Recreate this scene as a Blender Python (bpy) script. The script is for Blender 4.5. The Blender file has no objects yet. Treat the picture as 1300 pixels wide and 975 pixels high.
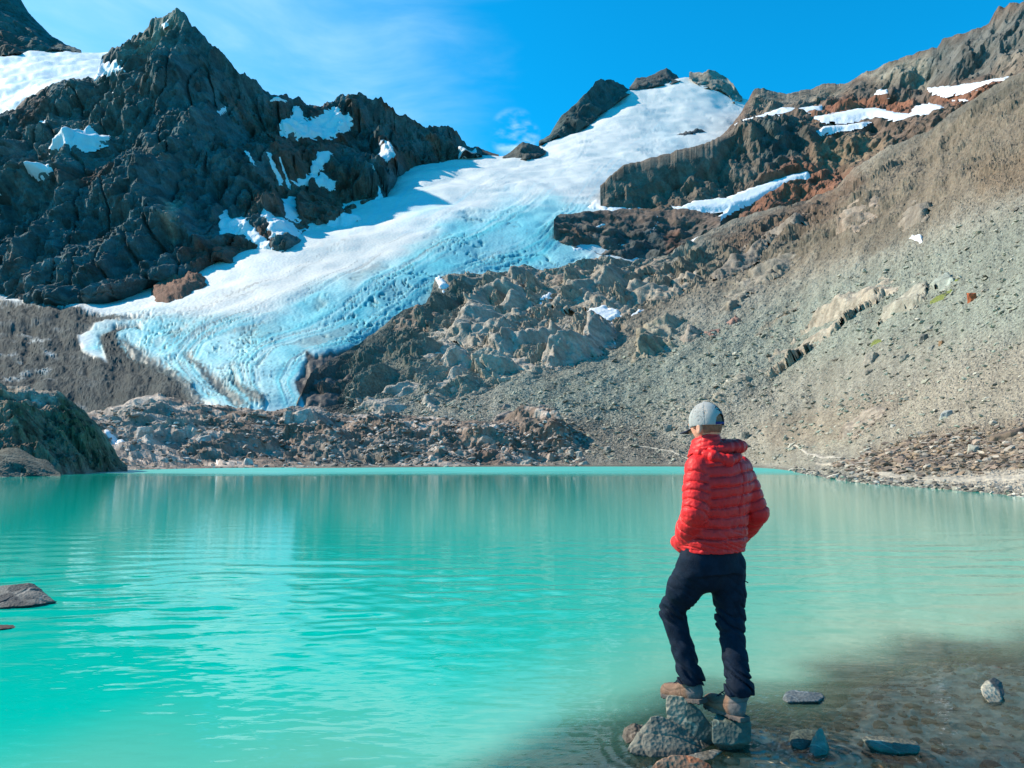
import bpy, math, random
import numpy as np
from math import radians, sin, cos, pi

# ------------------------------------------------------------------ camera, sky, sun, exposure
F, CX, CY = 945.0, 650.0, 487.5          # focal length and centre of the photograph in its pixels
CAM_Z = 1.63
PITCH = math.atan(98.0 / F)
scene = bpy.context.scene
cam_data = bpy.data.cameras.new("camera")
cam_data.sensor_width = 36.0
cam_data.lens = 36.0 * F / 1300.0
cam_data.clip_start = 0.05
cam_data.clip_end = 60000.0
cam = bpy.data.objects.new("camera", cam_data)
cam.location = (0, 0, CAM_Z)
cam.rotation_euler = (pi / 2 + PITCH, 0, 0)
scene.collection.objects.link(cam)
scene.camera = cam
scene.view_settings.view_transform = 'Standard'
scene.view_settings.look = 'None'
scene.view_settings.exposure = 0.6
scene.view_settings.gamma = 1.0
scene.render.engine = 'CYCLES'
scene.cycles.max_bounces = 6
scene.cycles.diffuse_bounces = 2
scene.cycles.glossy_bounces = 3
scene.cycles.transparent_max_bounces = 8

SUN_ELEV, SUN_AZ = radians(38), radians(-77)   # azimuth from +Y (view direction) towards +X
SUN_DIR = (sin(SUN_AZ) * cos(SUN_ELEV), cos(SUN_AZ) * cos(SUN_ELEV), sin(SUN_ELEV))
world = bpy.data.worlds.new("World")
scene.world = world
world.use_nodes = True


def build_world():
    nt = world.node_tree
    nd, ln = nt.nodes, nt.links
    nd.clear()
    out = nd.new('ShaderNodeOutputWorld')
    bg = nd.new('ShaderNodeBackground')
    bg.inputs['Strength'].default_value = 0.1
    sky = nd.new('ShaderNodeTexSky')
    sky.sky_type = 'NISHITA'
    sky.sun_disc = False
    sky.sun_elevation = SUN_ELEV
    sky.sun_rotation = SUN_AZ
    sky.altitude = 900
    sky.air_density = 1.0
    sky.dust_density = 0.3
    sky.ozone_density = 1.5
    tint = nd.new('ShaderNodeMix'); tint.data_type = 'RGBA'; tint.blend_type = 'MULTIPLY'
    tint.inputs['Factor'].default_value = 1.0
    ln.new(sky.outputs[0], tint.inputs['A'])
    tint.inputs['B'].default_value = (0.02, 1.38, 1.80, 1)
    tc = nd.new('ShaderNodeTexCoord')
    # thin cloud veil high on the left and a few wisps
    mp = nd.new('ShaderNodeMapping'); mp.inputs['Scale'].default_value = (2.2, 2.2, 7.0)
    mp.inputs['Rotation'].default_value = (0, radians(12), 0)
    ln.new(tc.outputs['Generated'], mp.inputs[0])
    nz = nd.new('ShaderNodeTexNoise'); nz.inputs['Scale'].default_value = 2.2
    nz.inputs['Detail'].default_value = 8; nz.inputs['Roughness'].default_value = 0.55
    nz.inputs['Distortion'].default_value = 0.4
    ln.new(mp.outputs[0], nz.inputs[0])
    ramp = nd.new('ShaderNodeMapRange'); ramp.interpolation_type = 'SMOOTHSTEP'
    ramp.inputs['From Min'].default_value = 0.38; ramp.inputs['From Max'].default_value = 0.74
    ln.new(nz.outputs['Fac'], ramp.inputs['Value'])

    def lobe(px, py, inner, outer):
        v = np.array(ray(px, py)); v /= np.linalg.norm(v)
        d = nd.new('ShaderNodeVectorMath'); d.operation = 'DOT_PRODUCT'
        ln.new(tc.outputs['Generated'], d.inputs[0]); d.inputs[1].default_value = tuple(v)
        m = nd.new('ShaderNodeMapRange'); m.interpolation_type = 'SMOOTHSTEP'
        m.inputs['From Min'].default_value = cos(radians(outer)); m.inputs['From Max'].default_value = cos(radians(inner))
        wob = nd.new('ShaderNodeMath'); wob.operation = 'MULTIPLY_ADD'
        ln.new(nz.outputs['Fac'], wob.inputs[0]); wob.inputs[1].default_value = 0.16 if outer > 5 else 0.0006; ln.new(d.outputs['Value'], wob.inputs[2])
        wob2 = nd.new('ShaderNodeMath'); wob2.operation = 'SUBTRACT'; ln.new(wob.outputs[0], wob2.inputs[0]); wob2.inputs[1].default_value = 0.08 if outer > 5 else 0.0003
        ln.new(wob2.outputs[0], m.inputs['Value'])
        return m.outputs[0]

    def math_node(op, a, b):
        m = nd.new('ShaderNodeMath'); m.operation = op; m.use_clamp = True
        for k, x in enumerate((a, b)):
            if isinstance(x, (int, float)): m.inputs[k].default_value = x
            else: ln.new(x, m.inputs[k])
        return m.outputs[0]
    veil = math_node('MULTIPLY', ramp.outputs[0], lobe(-60, 60, 4, 34))
    veil = math_node('ADD', math_node('MULTIPLY', veil, 0.36), math_node('MULTIPLY', lobe(0, 0, 0, 32), 0.42))
    # small bright cloud over the pass
    mp2 = nd.new('ShaderNodeMapping'); mp2.inputs['Scale'].default_value = (7, 7, 16)
    ln.new(tc.outputs['Generated'], mp2.inputs[0])
    nz2 = nd.new('ShaderNodeTexNoise'); nz2.inputs['Scale'].default_value = 2.6; nz2.inputs['Detail'].default_value = 7
    ln.new(mp2.outputs[0], nz2.inputs[0])
    r2 = nd.new('ShaderNodeMapRange'); r2.interpolation_type = 'SMOOTHSTEP'
    r2.inputs['From Min'].default_value = 0.42; r2.inputs['From Max'].default_value = 0.66
    ln.new(nz2.outputs['Fac'], r2.inputs['Value'])
    small = math_node('ADD', lobe(652, 170, 0.0, 1.9), lobe(668, 174, 0.0, 1.2))
    small = math_node('MULTIPLY', small, r2.outputs[0])
    allc = math_node('ADD', veil, math_node('MULTIPLY', small, 1.3))
    cm = nd.new('ShaderNodeMix'); cm.data_type = 'RGBA'
    ln.new(allc, cm.inputs['Factor'])
    ln.new(tint.outputs['Result'], cm.inputs['A'])
    cm.inputs['B'].default_value = (3.6, 6.1, 7.6, 1)
    ln.new(cm.outputs['Result'], bg.inputs['Color'])
    ln.new(bg.outputs[0], out.inputs[0])


sun_data = bpy.data.lights.new("sun", 'SUN')
sun_data.energy = 5.0
sun_data.angle = radians(0.53)
sun_data.color = (1.0, 0.87, 0.70)
sun = bpy.data.objects.new("sun", sun_data)
scene.collection.objects.link(sun)
from mathutils import Vector
sun.rotation_euler = Vector(SUN_DIR).to_track_quat('Z', 'Y').to_euler()

# ------------------------------------------------------------------ projection helpers (photo pixel <-> place)
CP, SP = cos(PITCH), sin(PITCH)


def ray(px, py):
    xc = (np.asarray(px, float) - CX) / F
    yc = -(np.asarray(py, float) - CY) / F
    return (xc, CP - yc * SP, SP + yc * CP)


def U(px, py, Y):
    """The place seen at pixel (px, py) at distance Y along the view's ground direction."""
    dx, dy, dz = ray(px, py)
    t = np.asarray(Y, float) / dy
    return np.stack(np.broadcast_arrays(dx * t, dy * t, CAM_Z + dz * t), -1)


def on_plane(px, py, z=0.0):
    dx, dy, dz = ray(px, py)
    t = (z - CAM_Z) / dz
    return np.stack(np.broadcast_arrays(dx * t, dy * t, CAM_Z + dz * t), -1)


def to_px(P):
    x, y, z = P[..., 0], P[..., 1], P[..., 2] - CAM_Z
    d = y * CP + z * SP
    u = -y * SP + z * CP
    return CX + F * x / d, CY - F * u / d


build_world()

# ------------------------------------------------------------------ noise
_rng = np.random.RandomState(7)
_PERM = _rng.permutation(256).astype(np.int32)
_PERM = np.concatenate([_PERM, _PERM, _PERM, _PERM])
_G = _rng.normal(size=(256, 3)).astype(np.float32)
_G /= np.linalg.norm(_G, axis=1)[:, None]
_R = _rng.rand(256, 8).astype(np.float32)


def _hash(ix, iy, iz):
    return _PERM[(_PERM[(_PERM[ix & 255] + iy) & 255] + iz) & 255]


def perlin(p):
    p = np.asarray(p, np.float32)
    f = np.floor(p); i = f.astype(np.int32); r = p - f
    u = r * r * r * (r * (r * 6 - 15) + 10)
    out = 0
    for dx in (0, 1):
        wx = u[..., 0] if dx else 1 - u[..., 0]
        for dy in (0, 1):
            wy = u[..., 1] if dy else 1 - u[..., 1]
            for dz in (0, 1):
                wz = u[..., 2] if dz else 1 - u[..., 2]
                g = _G[_hash(i[..., 0] + dx, i[..., 1] + dy, i[..., 2] + dz)]
                out = out + wx * wy * wz * (g[..., 0] * (r[..., 0] - dx) + g[..., 1] * (r[..., 1] - dy) + g[..., 2] * (r[..., 2] - dz))
    return out * 1.6


def fbm(p, octaves=4, gain=0.5, lac=2.03):
    s, a, n = 0, 1.0, 0
    p = np.asarray(p, np.float32)
    for o in range(octaves):
        s = s + a * perlin(p + o * 17.3); n += a
        a *= gain; p = p * lac
    return s / n


def ridged(p, octaves=4, gain=0.5, lac=2.1):
    s, a, n, w = 0, 1.0, 0, 1.0
    p = np.asarray(p, np.float32)
    for o in range(octaves):
        v = 1 - np.abs(perlin(p + o * 11.7)) * 1.6
        v = np.clip(v, 0, 1) ** 2
        s = s + a * v * w; n += a
        w = np.clip(v * 1.6, 0, 1)
        a *= gain; p = p * lac
    return s / n


def facets(p, tilt=1.0):
    """Broken rock: every cell of a Voronoi pattern is a plane with its own height and tilt. Returns (height, cell value, edge distance)."""
    p = np.asarray(p, np.float32)
    f = np.floor(p); i = f.astype(np.int32); r = p - f
    best = np.full(p.shape[:-1], 9.0, np.float32); second = best.copy()
    h = np.zeros_like(best); val = np.zeros_like(best)
    for dx in (-1, 0, 1):
        for dy in (-1, 0, 1):
            for dz in (-1, 0, 1):
                k = _hash(i[..., 0] + dx, i[..., 1] + dy, i[..., 2] + dz)
                R = _R[k]
                ox = r[..., 0] - dx - R[..., 0]; oy = r[..., 1] - dy - R[..., 1]; oz = r[..., 2] - dz - R[..., 2]
                d = ox * ox + oy * oy + oz * oz
                m = d < best
                second = np.where(m, best, np.minimum(second, d))
                best = np.where(m, d, best)
                hh = (R[..., 3] - 0.5) + tilt * ((R[..., 4] - .5) * ox + (R[..., 5] - .5) * oy + (R[..., 6] - .5) * oz) * 2
                h = np.where(m, hh, h); val = np.where(m, R[..., 7], val)
    return h, val, np.sqrt(second) - np.sqrt(best)


_ROTS = [np.linalg.qr(np.random.RandomState(40 + k).normal(size=(3, 3)))[0] for k in range(8)]


def planar(p):
    """Continuous noise made of flat faces that meet in sharp creases (tetrahedral interpolation of random lattice values)."""
    p = np.asarray(p, np.float32)
    f = np.floor(p); i = f.astype(np.int32); r = p - f
    o = np.argsort(-r, axis=-1)
    rs_ = np.take_along_axis(r, o, -1)
    ix, iy, iz = i[..., 0], i[..., 1], i[..., 2]
    V = lambda a, b, c: _R[_hash(a, b, c)][..., 2]
    w = [1 - rs_[..., 0], rs_[..., 0] - rs_[..., 1], rs_[..., 1] - rs_[..., 2], rs_[..., 2]]
    out = w[0] * V(ix, iy, iz)
    for k in range(3):
        m = o[..., k]
        ix = ix + (m == 0); iy = iy + (m == 1); iz = iz + (m == 2)
        out = out + w[k + 1] * V(ix, iy, iz)
    return out - 0.5


def crag(p, octaves=4, gain=0.5, lac=2.15):
    s, a = 0, 1.0
    p = np.asarray(p, np.float32)
    for k in range(octaves):
        s = s + a * planar(p @ _ROTS[k % 8].astype(np.float32) + 13.7 * k)
        a *= gain; p = p * lac
    return s


def smooth(x, a=0.0, b=1.0):
    t = np.clip((x - a) / (b - a), 0, 1)
    return t * t * (3 - 2 * t)


def poly_sd(px, py, poly):
    """Signed distance in the pair (px, py) to a closed outline, positive inside."""
    poly = np.asarray(poly, float)
    d = np.full(px.shape, 1e9); inside = np.zeros(px.shape, bool)
    n = len(poly)
    for k in range(n):
        ax, ay = poly[k]; bx, by = poly[(k + 1) % n]
        ex, ey = bx - ax, by - ay
        t = np.clip(((px - ax) * ex + (py - ay) * ey) / (ex * ex + ey * ey + 1e-9), 0, 1)
        d = np.minimum(d, (px - ax - t * ex) ** 2 + (py - ay - t * ey) ** 2)
        c = ((ay > py) != (by > py)) & (px < (bx - ax) * (py - ay) / (by - ay + 1e-12) + ax)
        inside ^= c
    d = np.sqrt(d)
    return np.where(inside, d, -d)


# ------------------------------------------------------------------ meshes and tags
def tag(o, label=None, cat=None, group=None, kind=None):
    if label: o['label'] = label
    if cat: o['category'] = cat
    if group: o['group'] = group
    if kind: o['kind'] = kind
    return o


def mesh_obj(name, V, faces, mat=None, parent=None, col=None, smooth_shade=True, attrs=None):
    """faces: (n,4) or (n,3) integer array, or a list of such arrays."""
    if not isinstance(faces, list): faces = [faces]
    faces = [np.asarray(f, np.int32) for f in faces if len(f)]
    me = bpy.data.meshes.new(name)
    me.vertices.add(len(V))
    me.vertices.foreach_set('co', np.ascontiguousarray(V, np.float32).ravel())
    nl = sum(f.size for f in faces); nf = sum(len(f) for f in faces)
    me.loops.add(nl)
    me.loops.foreach_set('vertex_index', np.concatenate([f.ravel() for f in faces]))
    me.polygons.add(nf)
    tot = np.concatenate([np.full(len(f), f.shape[1], np.int32) for f in faces])
    me.polygons.foreach_set('loop_start', np.concatenate([[0], np.cumsum(tot)[:-1]]).astype(np.int32))
    me.polygons.foreach_set('use_smooth', np.full(nf, bool(smooth_shade)))
    me.update(calc_edges=True)
    if col is not None:
        a = me.color_attributes.new('Col', 'FLOAT_COLOR', 'POINT')
        c = np.ones((len(V), 4), np.float32); c[:, :3] = col
        a.data.foreach_set('color', c.ravel())
    for k, v in (attrs or {}).items():
        a = me.attributes.new(k, 'FLOAT', 'POINT')
        a.data.foreach_set('value', np.ascontiguousarray(v, np.float32).ravel())
    if mat: me.materials.append(mat)
    o = bpy.data.objects.new(name, me)
    scene.collection.objects.link(o)
    o.parent = parent
    return o


def empty(name, loc=(0, 0, 0)):
    o = bpy.data.objects.new(name, None)
    o.location = loc
    scene.collection.objects.link(o)
    return o


# ------------------------------------------------------------------ materials
ALB = 0.78


def rock_mat(name, rough=0.9, bump=0.5, scale=1.0, vary=0.25, spec=0.25, base=None, second=None):
    m = bpy.data.materials.new(name); m.use_nodes = True
    nd, ln = m.node_tree.nodes, m.node_tree.links
    b = nd['Principled BSDF']
    b.inputs['Roughness'].default_value = rough
    b.inputs['Specular IOR Level'].default_value = spec
    tc = nd.new('ShaderNodeTexCoord')
    at = nd.new('ShaderNodeAttribute'); at.attribute_name = 'Col'
    n1 = nd.new('ShaderNodeTexNoise'); n1.inputs['Scale'].default_value = scale; n1.inputs['Detail'].default_value = 8
    n1.inputs['Roughness'].default_value = 0.65
    ln.new(tc.outputs['Object'], n1.inputs[0])
    n2 = nd.new('ShaderNodeTexVoronoi'); n2.inputs['Scale'].default_value = scale * 2.3
    ln.new(tc.outputs['Object'], n2.inputs[0])
    mr = nd.new('ShaderNodeMapRange')
    mr.inputs['From Min'].default_value = 0.3; mr.inputs['From Max'].default_value = 0.7
    mr.inputs['To Min'].default_value = ALB * (1 - vary); mr.inputs['To Max'].default_value = ALB * (1 + vary)
    ln.new(n1.outputs['Fac'], mr.inputs['Value'])
    mul = nd.new('ShaderNodeVectorMath'); mul.operation = 'SCALE'
    if base is not None:
        mix = nd.new('ShaderNodeMix'); mix.data_type = 'RGBA'
        mix.inputs['A'].default_value = (*base, 1); mix.inputs['B'].default_value = (*(second or base), 1)
        n3 = nd.new('ShaderNodeTexNoise'); n3.inputs['Scale'].default_value = scale * 0.35; n3.inputs['Detail'].default_value = 5
        ln.new(tc.outputs['Object'], n3.inputs[0])
        m3 = nd.new('ShaderNodeMapRange'); m3.inputs['From Min'].default_value = 0.42; m3.inputs['From Max'].default_value = 0.6
        ln.new(n3.outputs['Fac'], m3.inputs['Value']); ln.new(m3.outputs[0], mix.inputs['Factor'])
        ln.new(mix.outputs['Result'], mul.inputs[0])
    else:
        ln.new(at.outputs['Color'], mul.inputs[0])
    ln.new(mr.outputs[0], mul.inputs['Scale'])
    ln.new(mul.outputs[0], b.inputs['Base Color'])
    add = nd.new('ShaderNodeMath'); add.operation = 'MULTIPLY_ADD'
    ln.new(n1.outputs['Fac'], add.inputs[0]); add.inputs[1].default_value = 1.0
    ln.new(n2.outputs['Distance'], add.inputs[2])
    bp = nd.new('ShaderNodeBump'); bp.inputs['Strength'].default_value = bump
    bp.inputs['Distance'].default_value = 0.6 / scale
    ln.new(add.outputs[0], bp.inputs['Height'])
    ln.new(bp.outputs[0], b.inputs['Normal'])
    return m


def ice_mat(name, rough=0.55, bump=0.3, scale=0.3):
    m = rock_mat(name, rough, bump, scale, 0.06, 0.3)
    return m


MAT_FAR = rock_mat('weathered_rock_far', 0.92, 0.35, 0.3, 0.3)
MAT_KNOLL = rock_mat('weathered_rock_knoll', 0.9, 0.4, 2.2, 0.35)
MAT_SHORE = rock_mat('weathered_rock_shore', 0.9, 0.35, 1.1, 0.3)
MAT_MID = rock_mat('weathered_rock', 0.9, 0.3, 0.4, 0.3)
MAT_NEAR = rock_mat('weathered_rock_near', 0.88, 0.6, 2.0, 0.3)
MAT_SCREE = rock_mat('scree', 0.95, 0.6, 0.9, 0.35)
MAT_ICE = ice_mat('glacier_ice', 0.6, 0.12, 0.15)
MAT_SNOW = rock_mat('snow', 0.7, 0.15, 0.2, 0.03, 0.3, (0.86, 0.89, 0.93), (0.9, 0.92, 0.94))

# ------------------------------------------------------------------ landforms
def gauss_cols(a, sig):
    if sig <= 0: return a
    r = int(sig * 3) + 1
    k = np.exp(-0.5 * (np.arange(-r, r + 1) / sig) ** 2); k /= k.sum()
    pad = np.pad(a, ((r, r), (0, 0)), 'edge')
    return sum(k[j] * pad[j:j + a.shape[0]] for j in range(2 * r + 1))


class Sheet:
    """A landform surface: rows run across the view, each a line of (px, py, distance), from its foot to its crest."""

    def __init__(self, x0, x1, rows, step=1.5, smooth_rows=6, back=True):
        self.x = np.arange(x0, x1 + step, step)
        R = []
        for r in rows:
            r = np.asarray(r, float)
            R.append((np.interp(self.x, r[:, 0], r[:, 1]), np.log(np.interp(self.x, r[:, 0], r[:, 2]))))
        PY, LD = [], []
        for k in range(len(R) - 1):
            n = max(2, int(np.abs(R[k + 1][0] - R[k][0]).max() / step))
            for j in range(n):
                t = j / n
                PY.append(R[k][0] * (1 - t) + R[k + 1][0] * t); LD.append(R[k][1] * (1 - t) + R[k + 1][1] * t)
        PY.append(R[-1][0]); LD.append(R[-1][1])
        PY = np.array(PY); LD = np.array(LD)
        w = np.minimum(np.arange(len(PY)), np.arange(len(PY))[::-1])[:, None] / 12.0
        w = np.clip(w, 0, 1)
        LD = LD * (1 - w) + gauss_cols(LD, smooth_rows) * w
        PY = PY * (1 - w) + gauss_cols(PY, smooth_rows) * w
        sx = gauss_cols(LD.T, 14).T
        LD = LD * (1 - w) + sx * w
        sx = gauss_cols(PY.T, 8).T
        PY = PY * (1 - w) + sx * w
        self.nv = len(PY)
        self.top = PY[-1].copy()
        if back:                                         # the far side falls away behind the crest
            for f, dy in ((1.04, 3), (1.12, 14), (1.3, 45), (1.6, 110)):
                PY = np.vstack([PY, PY[self.nv - 1] + dy]); LD = np.vstack([LD, LD[self.nv - 1] + math.log(f)])
        self.PX = np.broadcast_to(self.x, PY.shape).copy()
        self.PY, self.Y = PY, np.exp(LD)
        self.P0 = U(self.PX, self.PY, self.Y)
        self.px_size = self.Y / F                          # metres per photo pixel
        self.crest = np.clip((PY - self.top[None]) / 22.0, 0, 1)
        self.crest[self.nv:] = 0
        self.D = np.zeros(PY.shape)
        self.dir = np.array([0.0, -0.9, 0.43])
        self.col = np.zeros(PY.shape + (3,))

    def depth(self, px, py):
        """Distance at which this landform is seen at (px, py)."""
        px = np.atleast_1d(np.asarray(px, float)); py = np.broadcast_to(np.asarray(py, float), px.shape)
        out = np.empty(px.shape)
        for k in range(len(px)):
            c = int(np.clip(round((px[k] - self.x[0]) / (self.x[1] - self.x[0])), 0, len(self.x) - 1))
            yy = self.PY[:self.nv, c]; dd = self.Y[:self.nv, c]
            o = np.argsort(yy)
            out[k] = np.interp(py[k], yy[o], dd[o])
        return out

    def jag(self, amp=5, seed=0, reach=14.0):
        """Broken teeth along the crest."""
        x = self.PX[0] + seed * 97.3
        z = np.stack([x, x * 0 + seed, x * 0], -1)
        j = (np.abs(planar(z / 17.0)) * 1.2 + np.abs(planar(z / 7.0)) * .8 + np.abs(planar(z / 3.1)) * .5 - .45) * amp
        w = np.clip(1 - (self.PY - self.top[None]) / reach, 0, 1); w[self.nv:] = np.linspace(.8, 0, w.shape[0] - self.nv)[:, None]
        self.P0[..., 2] += j[None] * w * self.px_size

    def flatten(self, polys):
        """Hollows where snow lies: the relief is calmed inside these outlines."""
        for poly in polys:
            poly = np.asarray(poly, float)
            m = (self.PX > poly[:, 0].min() - 8) & (self.PX < poly[:, 0].max() + 8) & (self.PY > poly[:, 1].min() - 8) & (self.PY < poly[:, 1].max() + 8)
            if not m.any(): continue
            sd = poly_sd(self.PX[m], self.PY[m], poly)
            w = smooth(sd, -4, 1.5)
            self.D[m] = self.D[m] * (1 - w) + (self.lowD[m] + (self.D[m] - self.lowD[m]) * .05 - self.px_size[m] * 1.0) * w

    def P(self):
        return self.P0 + self.D[..., None] * self.dir

    def zones(self, base, zs, warp=7.0, nscale=None):
        """Surface colours: zs = (colour, outline, edge softness, strength)."""
        q = self.P0 / (60.0 * self.px_size[..., None].mean())
        wx = fbm(q * 2.0, 4) * warp; wy = fbm(q * 2.0 + 50, 4) * warp
        self.wx, self.wy = wx, wy
        self.col[:] = base
        for c, poly, soft, st in zs:
            poly = np.asarray(poly, float)
            sd = poly_sd(self.PX + wx, self.PY + wy, poly)
            w = smooth(sd, -soft, soft) * st
            self.col = self.col * (1 - w[..., None]) + np.array(c) * w[..., None]

    def faces(self, mask=None):
        nr, nc = self.PX.shape
        i = np.arange(nr * nc).reshape(nr, nc)
        q = np.stack([i[:-1, :-1], i[:-1, 1:], i[1:, 1:], i[1:, :-1]], -1).reshape(-1, 4)
        if mask is not None:
            q = q[mask.ravel()[q].all(1)]
        return q

    def build(self, name, mat, parent=None, face_keep=None, V=None, col=None, smooth_shade=True):
        q = self.faces() if face_keep is None else face_keep
        V = self.P().reshape(-1, 3) if V is None else V.reshape(-1, 3)
        col = self.col.reshape(-1, 3) if col is None else col.reshape(-1, 3)
        use = np.unique(q)
        m = np.zeros(len(V), np.int32); m[use] = np.arange(len(use))
        return mesh_obj(name, V[use], m[q], mat, parent, np.clip(col[use], 0, 1), smooth_shade)

    def patch(self, name, poly, mat, thick, edge=4.0, low=None, warp=3.0, colour=None, noise=None, sink=None, lift=None, parent=None):
        """A body of its own lying on this landform inside the outline (snow, an outcrop, a path)."""
        poly = np.asarray(poly, float)
        bx0, by0 = poly.min(0) - edge * 1.5 - warp; bx1, by1 = poly.max(0) + edge * 1.5 + warp
        sel = (self.PX > bx0) & (self.PX < bx1) & (self.PY > by0) & (self.PY < by1)
        sel[self.nv:] = False
        if not sel.any(): return None
        ii, jj = np.where(sel); i0, i1, j0, j1 = ii.min(), ii.max() + 1, jj.min(), jj.max() + 1
        sl = (slice(i0, i1), slice(j0, j1))
        PX, PY, P0, ps = self.PX[sl], self.PY[sl], self.P0[sl], self.px_size[sl]
        q = P0 / (10.0 * ps.mean())
        sd = poly_sd(PX + perlin(q) * warp + perlin(q * 2.7) * warp * .5, PY + perlin(q + 40) * warp + perlin(q * 2.7 + 9) * warp * .5, poly)
        e = smooth(sd, 0, edge)
        base = self.D[sl] if low is None else low[sl]
        sink = ps * 1.5 if sink is None else sink
        D = base + thick * ps * e - sink * (1 - smooth(sd, -1.5, 1.5))
        if noise is not None: D = D + noise(P0, ps) * e
        V = P0 + D[..., None] * self.dir
        if lift is not None: V[..., 2] += lift * ps * e
        n, c = PX.shape
        i = np.arange(n * c).reshape(n, c)
        quads = np.stack([i[:-1, :-1], i[:-1, 1:], i[1:, 1:], i[1:, :-1]], -1).reshape(-1, 4)
        keep = (sd > -2.0).ravel()[quads].all(1)
        quads = quads[keep]
        if not len(quads): return None
        use = np.unique(quads); m = np.zeros(n * c, np.int32); m[use] = np.arange(len(use))
        cc = None
        if colour is not None:
            cc = colour(P0, ps, PX, PY, sd) if callable(colour) else np.broadcast_to(np.array(colour), PX.shape + (3,))
            cc = np.clip(cc.reshape(-1, 3)[use], 0, 1)
        return mesh_obj(name, V.reshape(-1, 3)[use], m[quads], mat, parent, cc)


def rot_y(p, a):
    c, s = cos(a), sin(a)
    return np.stack([p[..., 0] * c + p[..., 2] * s, p[..., 1], -p[..., 0] * s + p[..., 2] * c], -1)


def rot_z(p, a):
    c, s = cos(a), sin(a)
    return np.stack([p[..., 0] * c - p[..., 1] * s, p[..., 0] * s + p[..., 1] * c, p[..., 2]], -1)


def craggy(P0, ps, big=34, amp=11, mid=0.5, fine=0.35, aniso=(1, 1, 0.45), tilt=0.0, seed=0.0, gain=.44):
    """Relief in metres; sizes in photo pixels at the landform's mean distance."""
    s = float(np.mean(ps))
    p = rot_y(P0, tilt) * np.array(aniso) / s + seed
    warp = np.stack([fbm(p / big / 1.3 + k * 31, 2) for k in range(3)], -1) * big * 0.35
    q = p + warp
    h = (ridged(q / big / 1.4, 2) - 0.45) * amp * 0.8
    h = h + crag(q / (big * .8), 5, gain) * amp * 2.0
    f1, v1, e1 = facets(q / (big * 0.5), 1.3)
    f2, v2, e2 = facets(q / (big * 0.2), 1.2)
    h = h + f1 * amp * mid * .35 - smooth(0.07 - e1, 0, 0.07) * amp * 0.22
    return h * s, v1, v2


def chisel(P0, ps, Ls=(60, 28, 13, 6, 3), co=(.9, .9, .8, .6, .4), ks=(3.5, 3.5, 3, 2.2, 1.5), tilts=(.12, -.2, .3, -.1, .2), seed=0.0, warp=.25):
    """Rock split along steep joints: flat faces meeting in long creases. k is how much longer than wide a face is."""
    s = float(np.mean(ps)); out = 0
    for n, (L, c, k, t) in enumerate(zip(Ls, co, ks, tilts)):
        p = rot_y(P0, t) / s
        q = np.stack([p[..., 0] / L, p[..., 1] * .6 / L, p[..., 2] / (L * k)], -1) + seed + n * 7.7
        if warp: q = q + fbm(p / (L * 2.2) + n, 2)[..., None] * warp
        out = out + planar(q.astype(np.float32) @ _ROTS[n % 8].astype(np.float32)) * L * c
    return out * s


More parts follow.
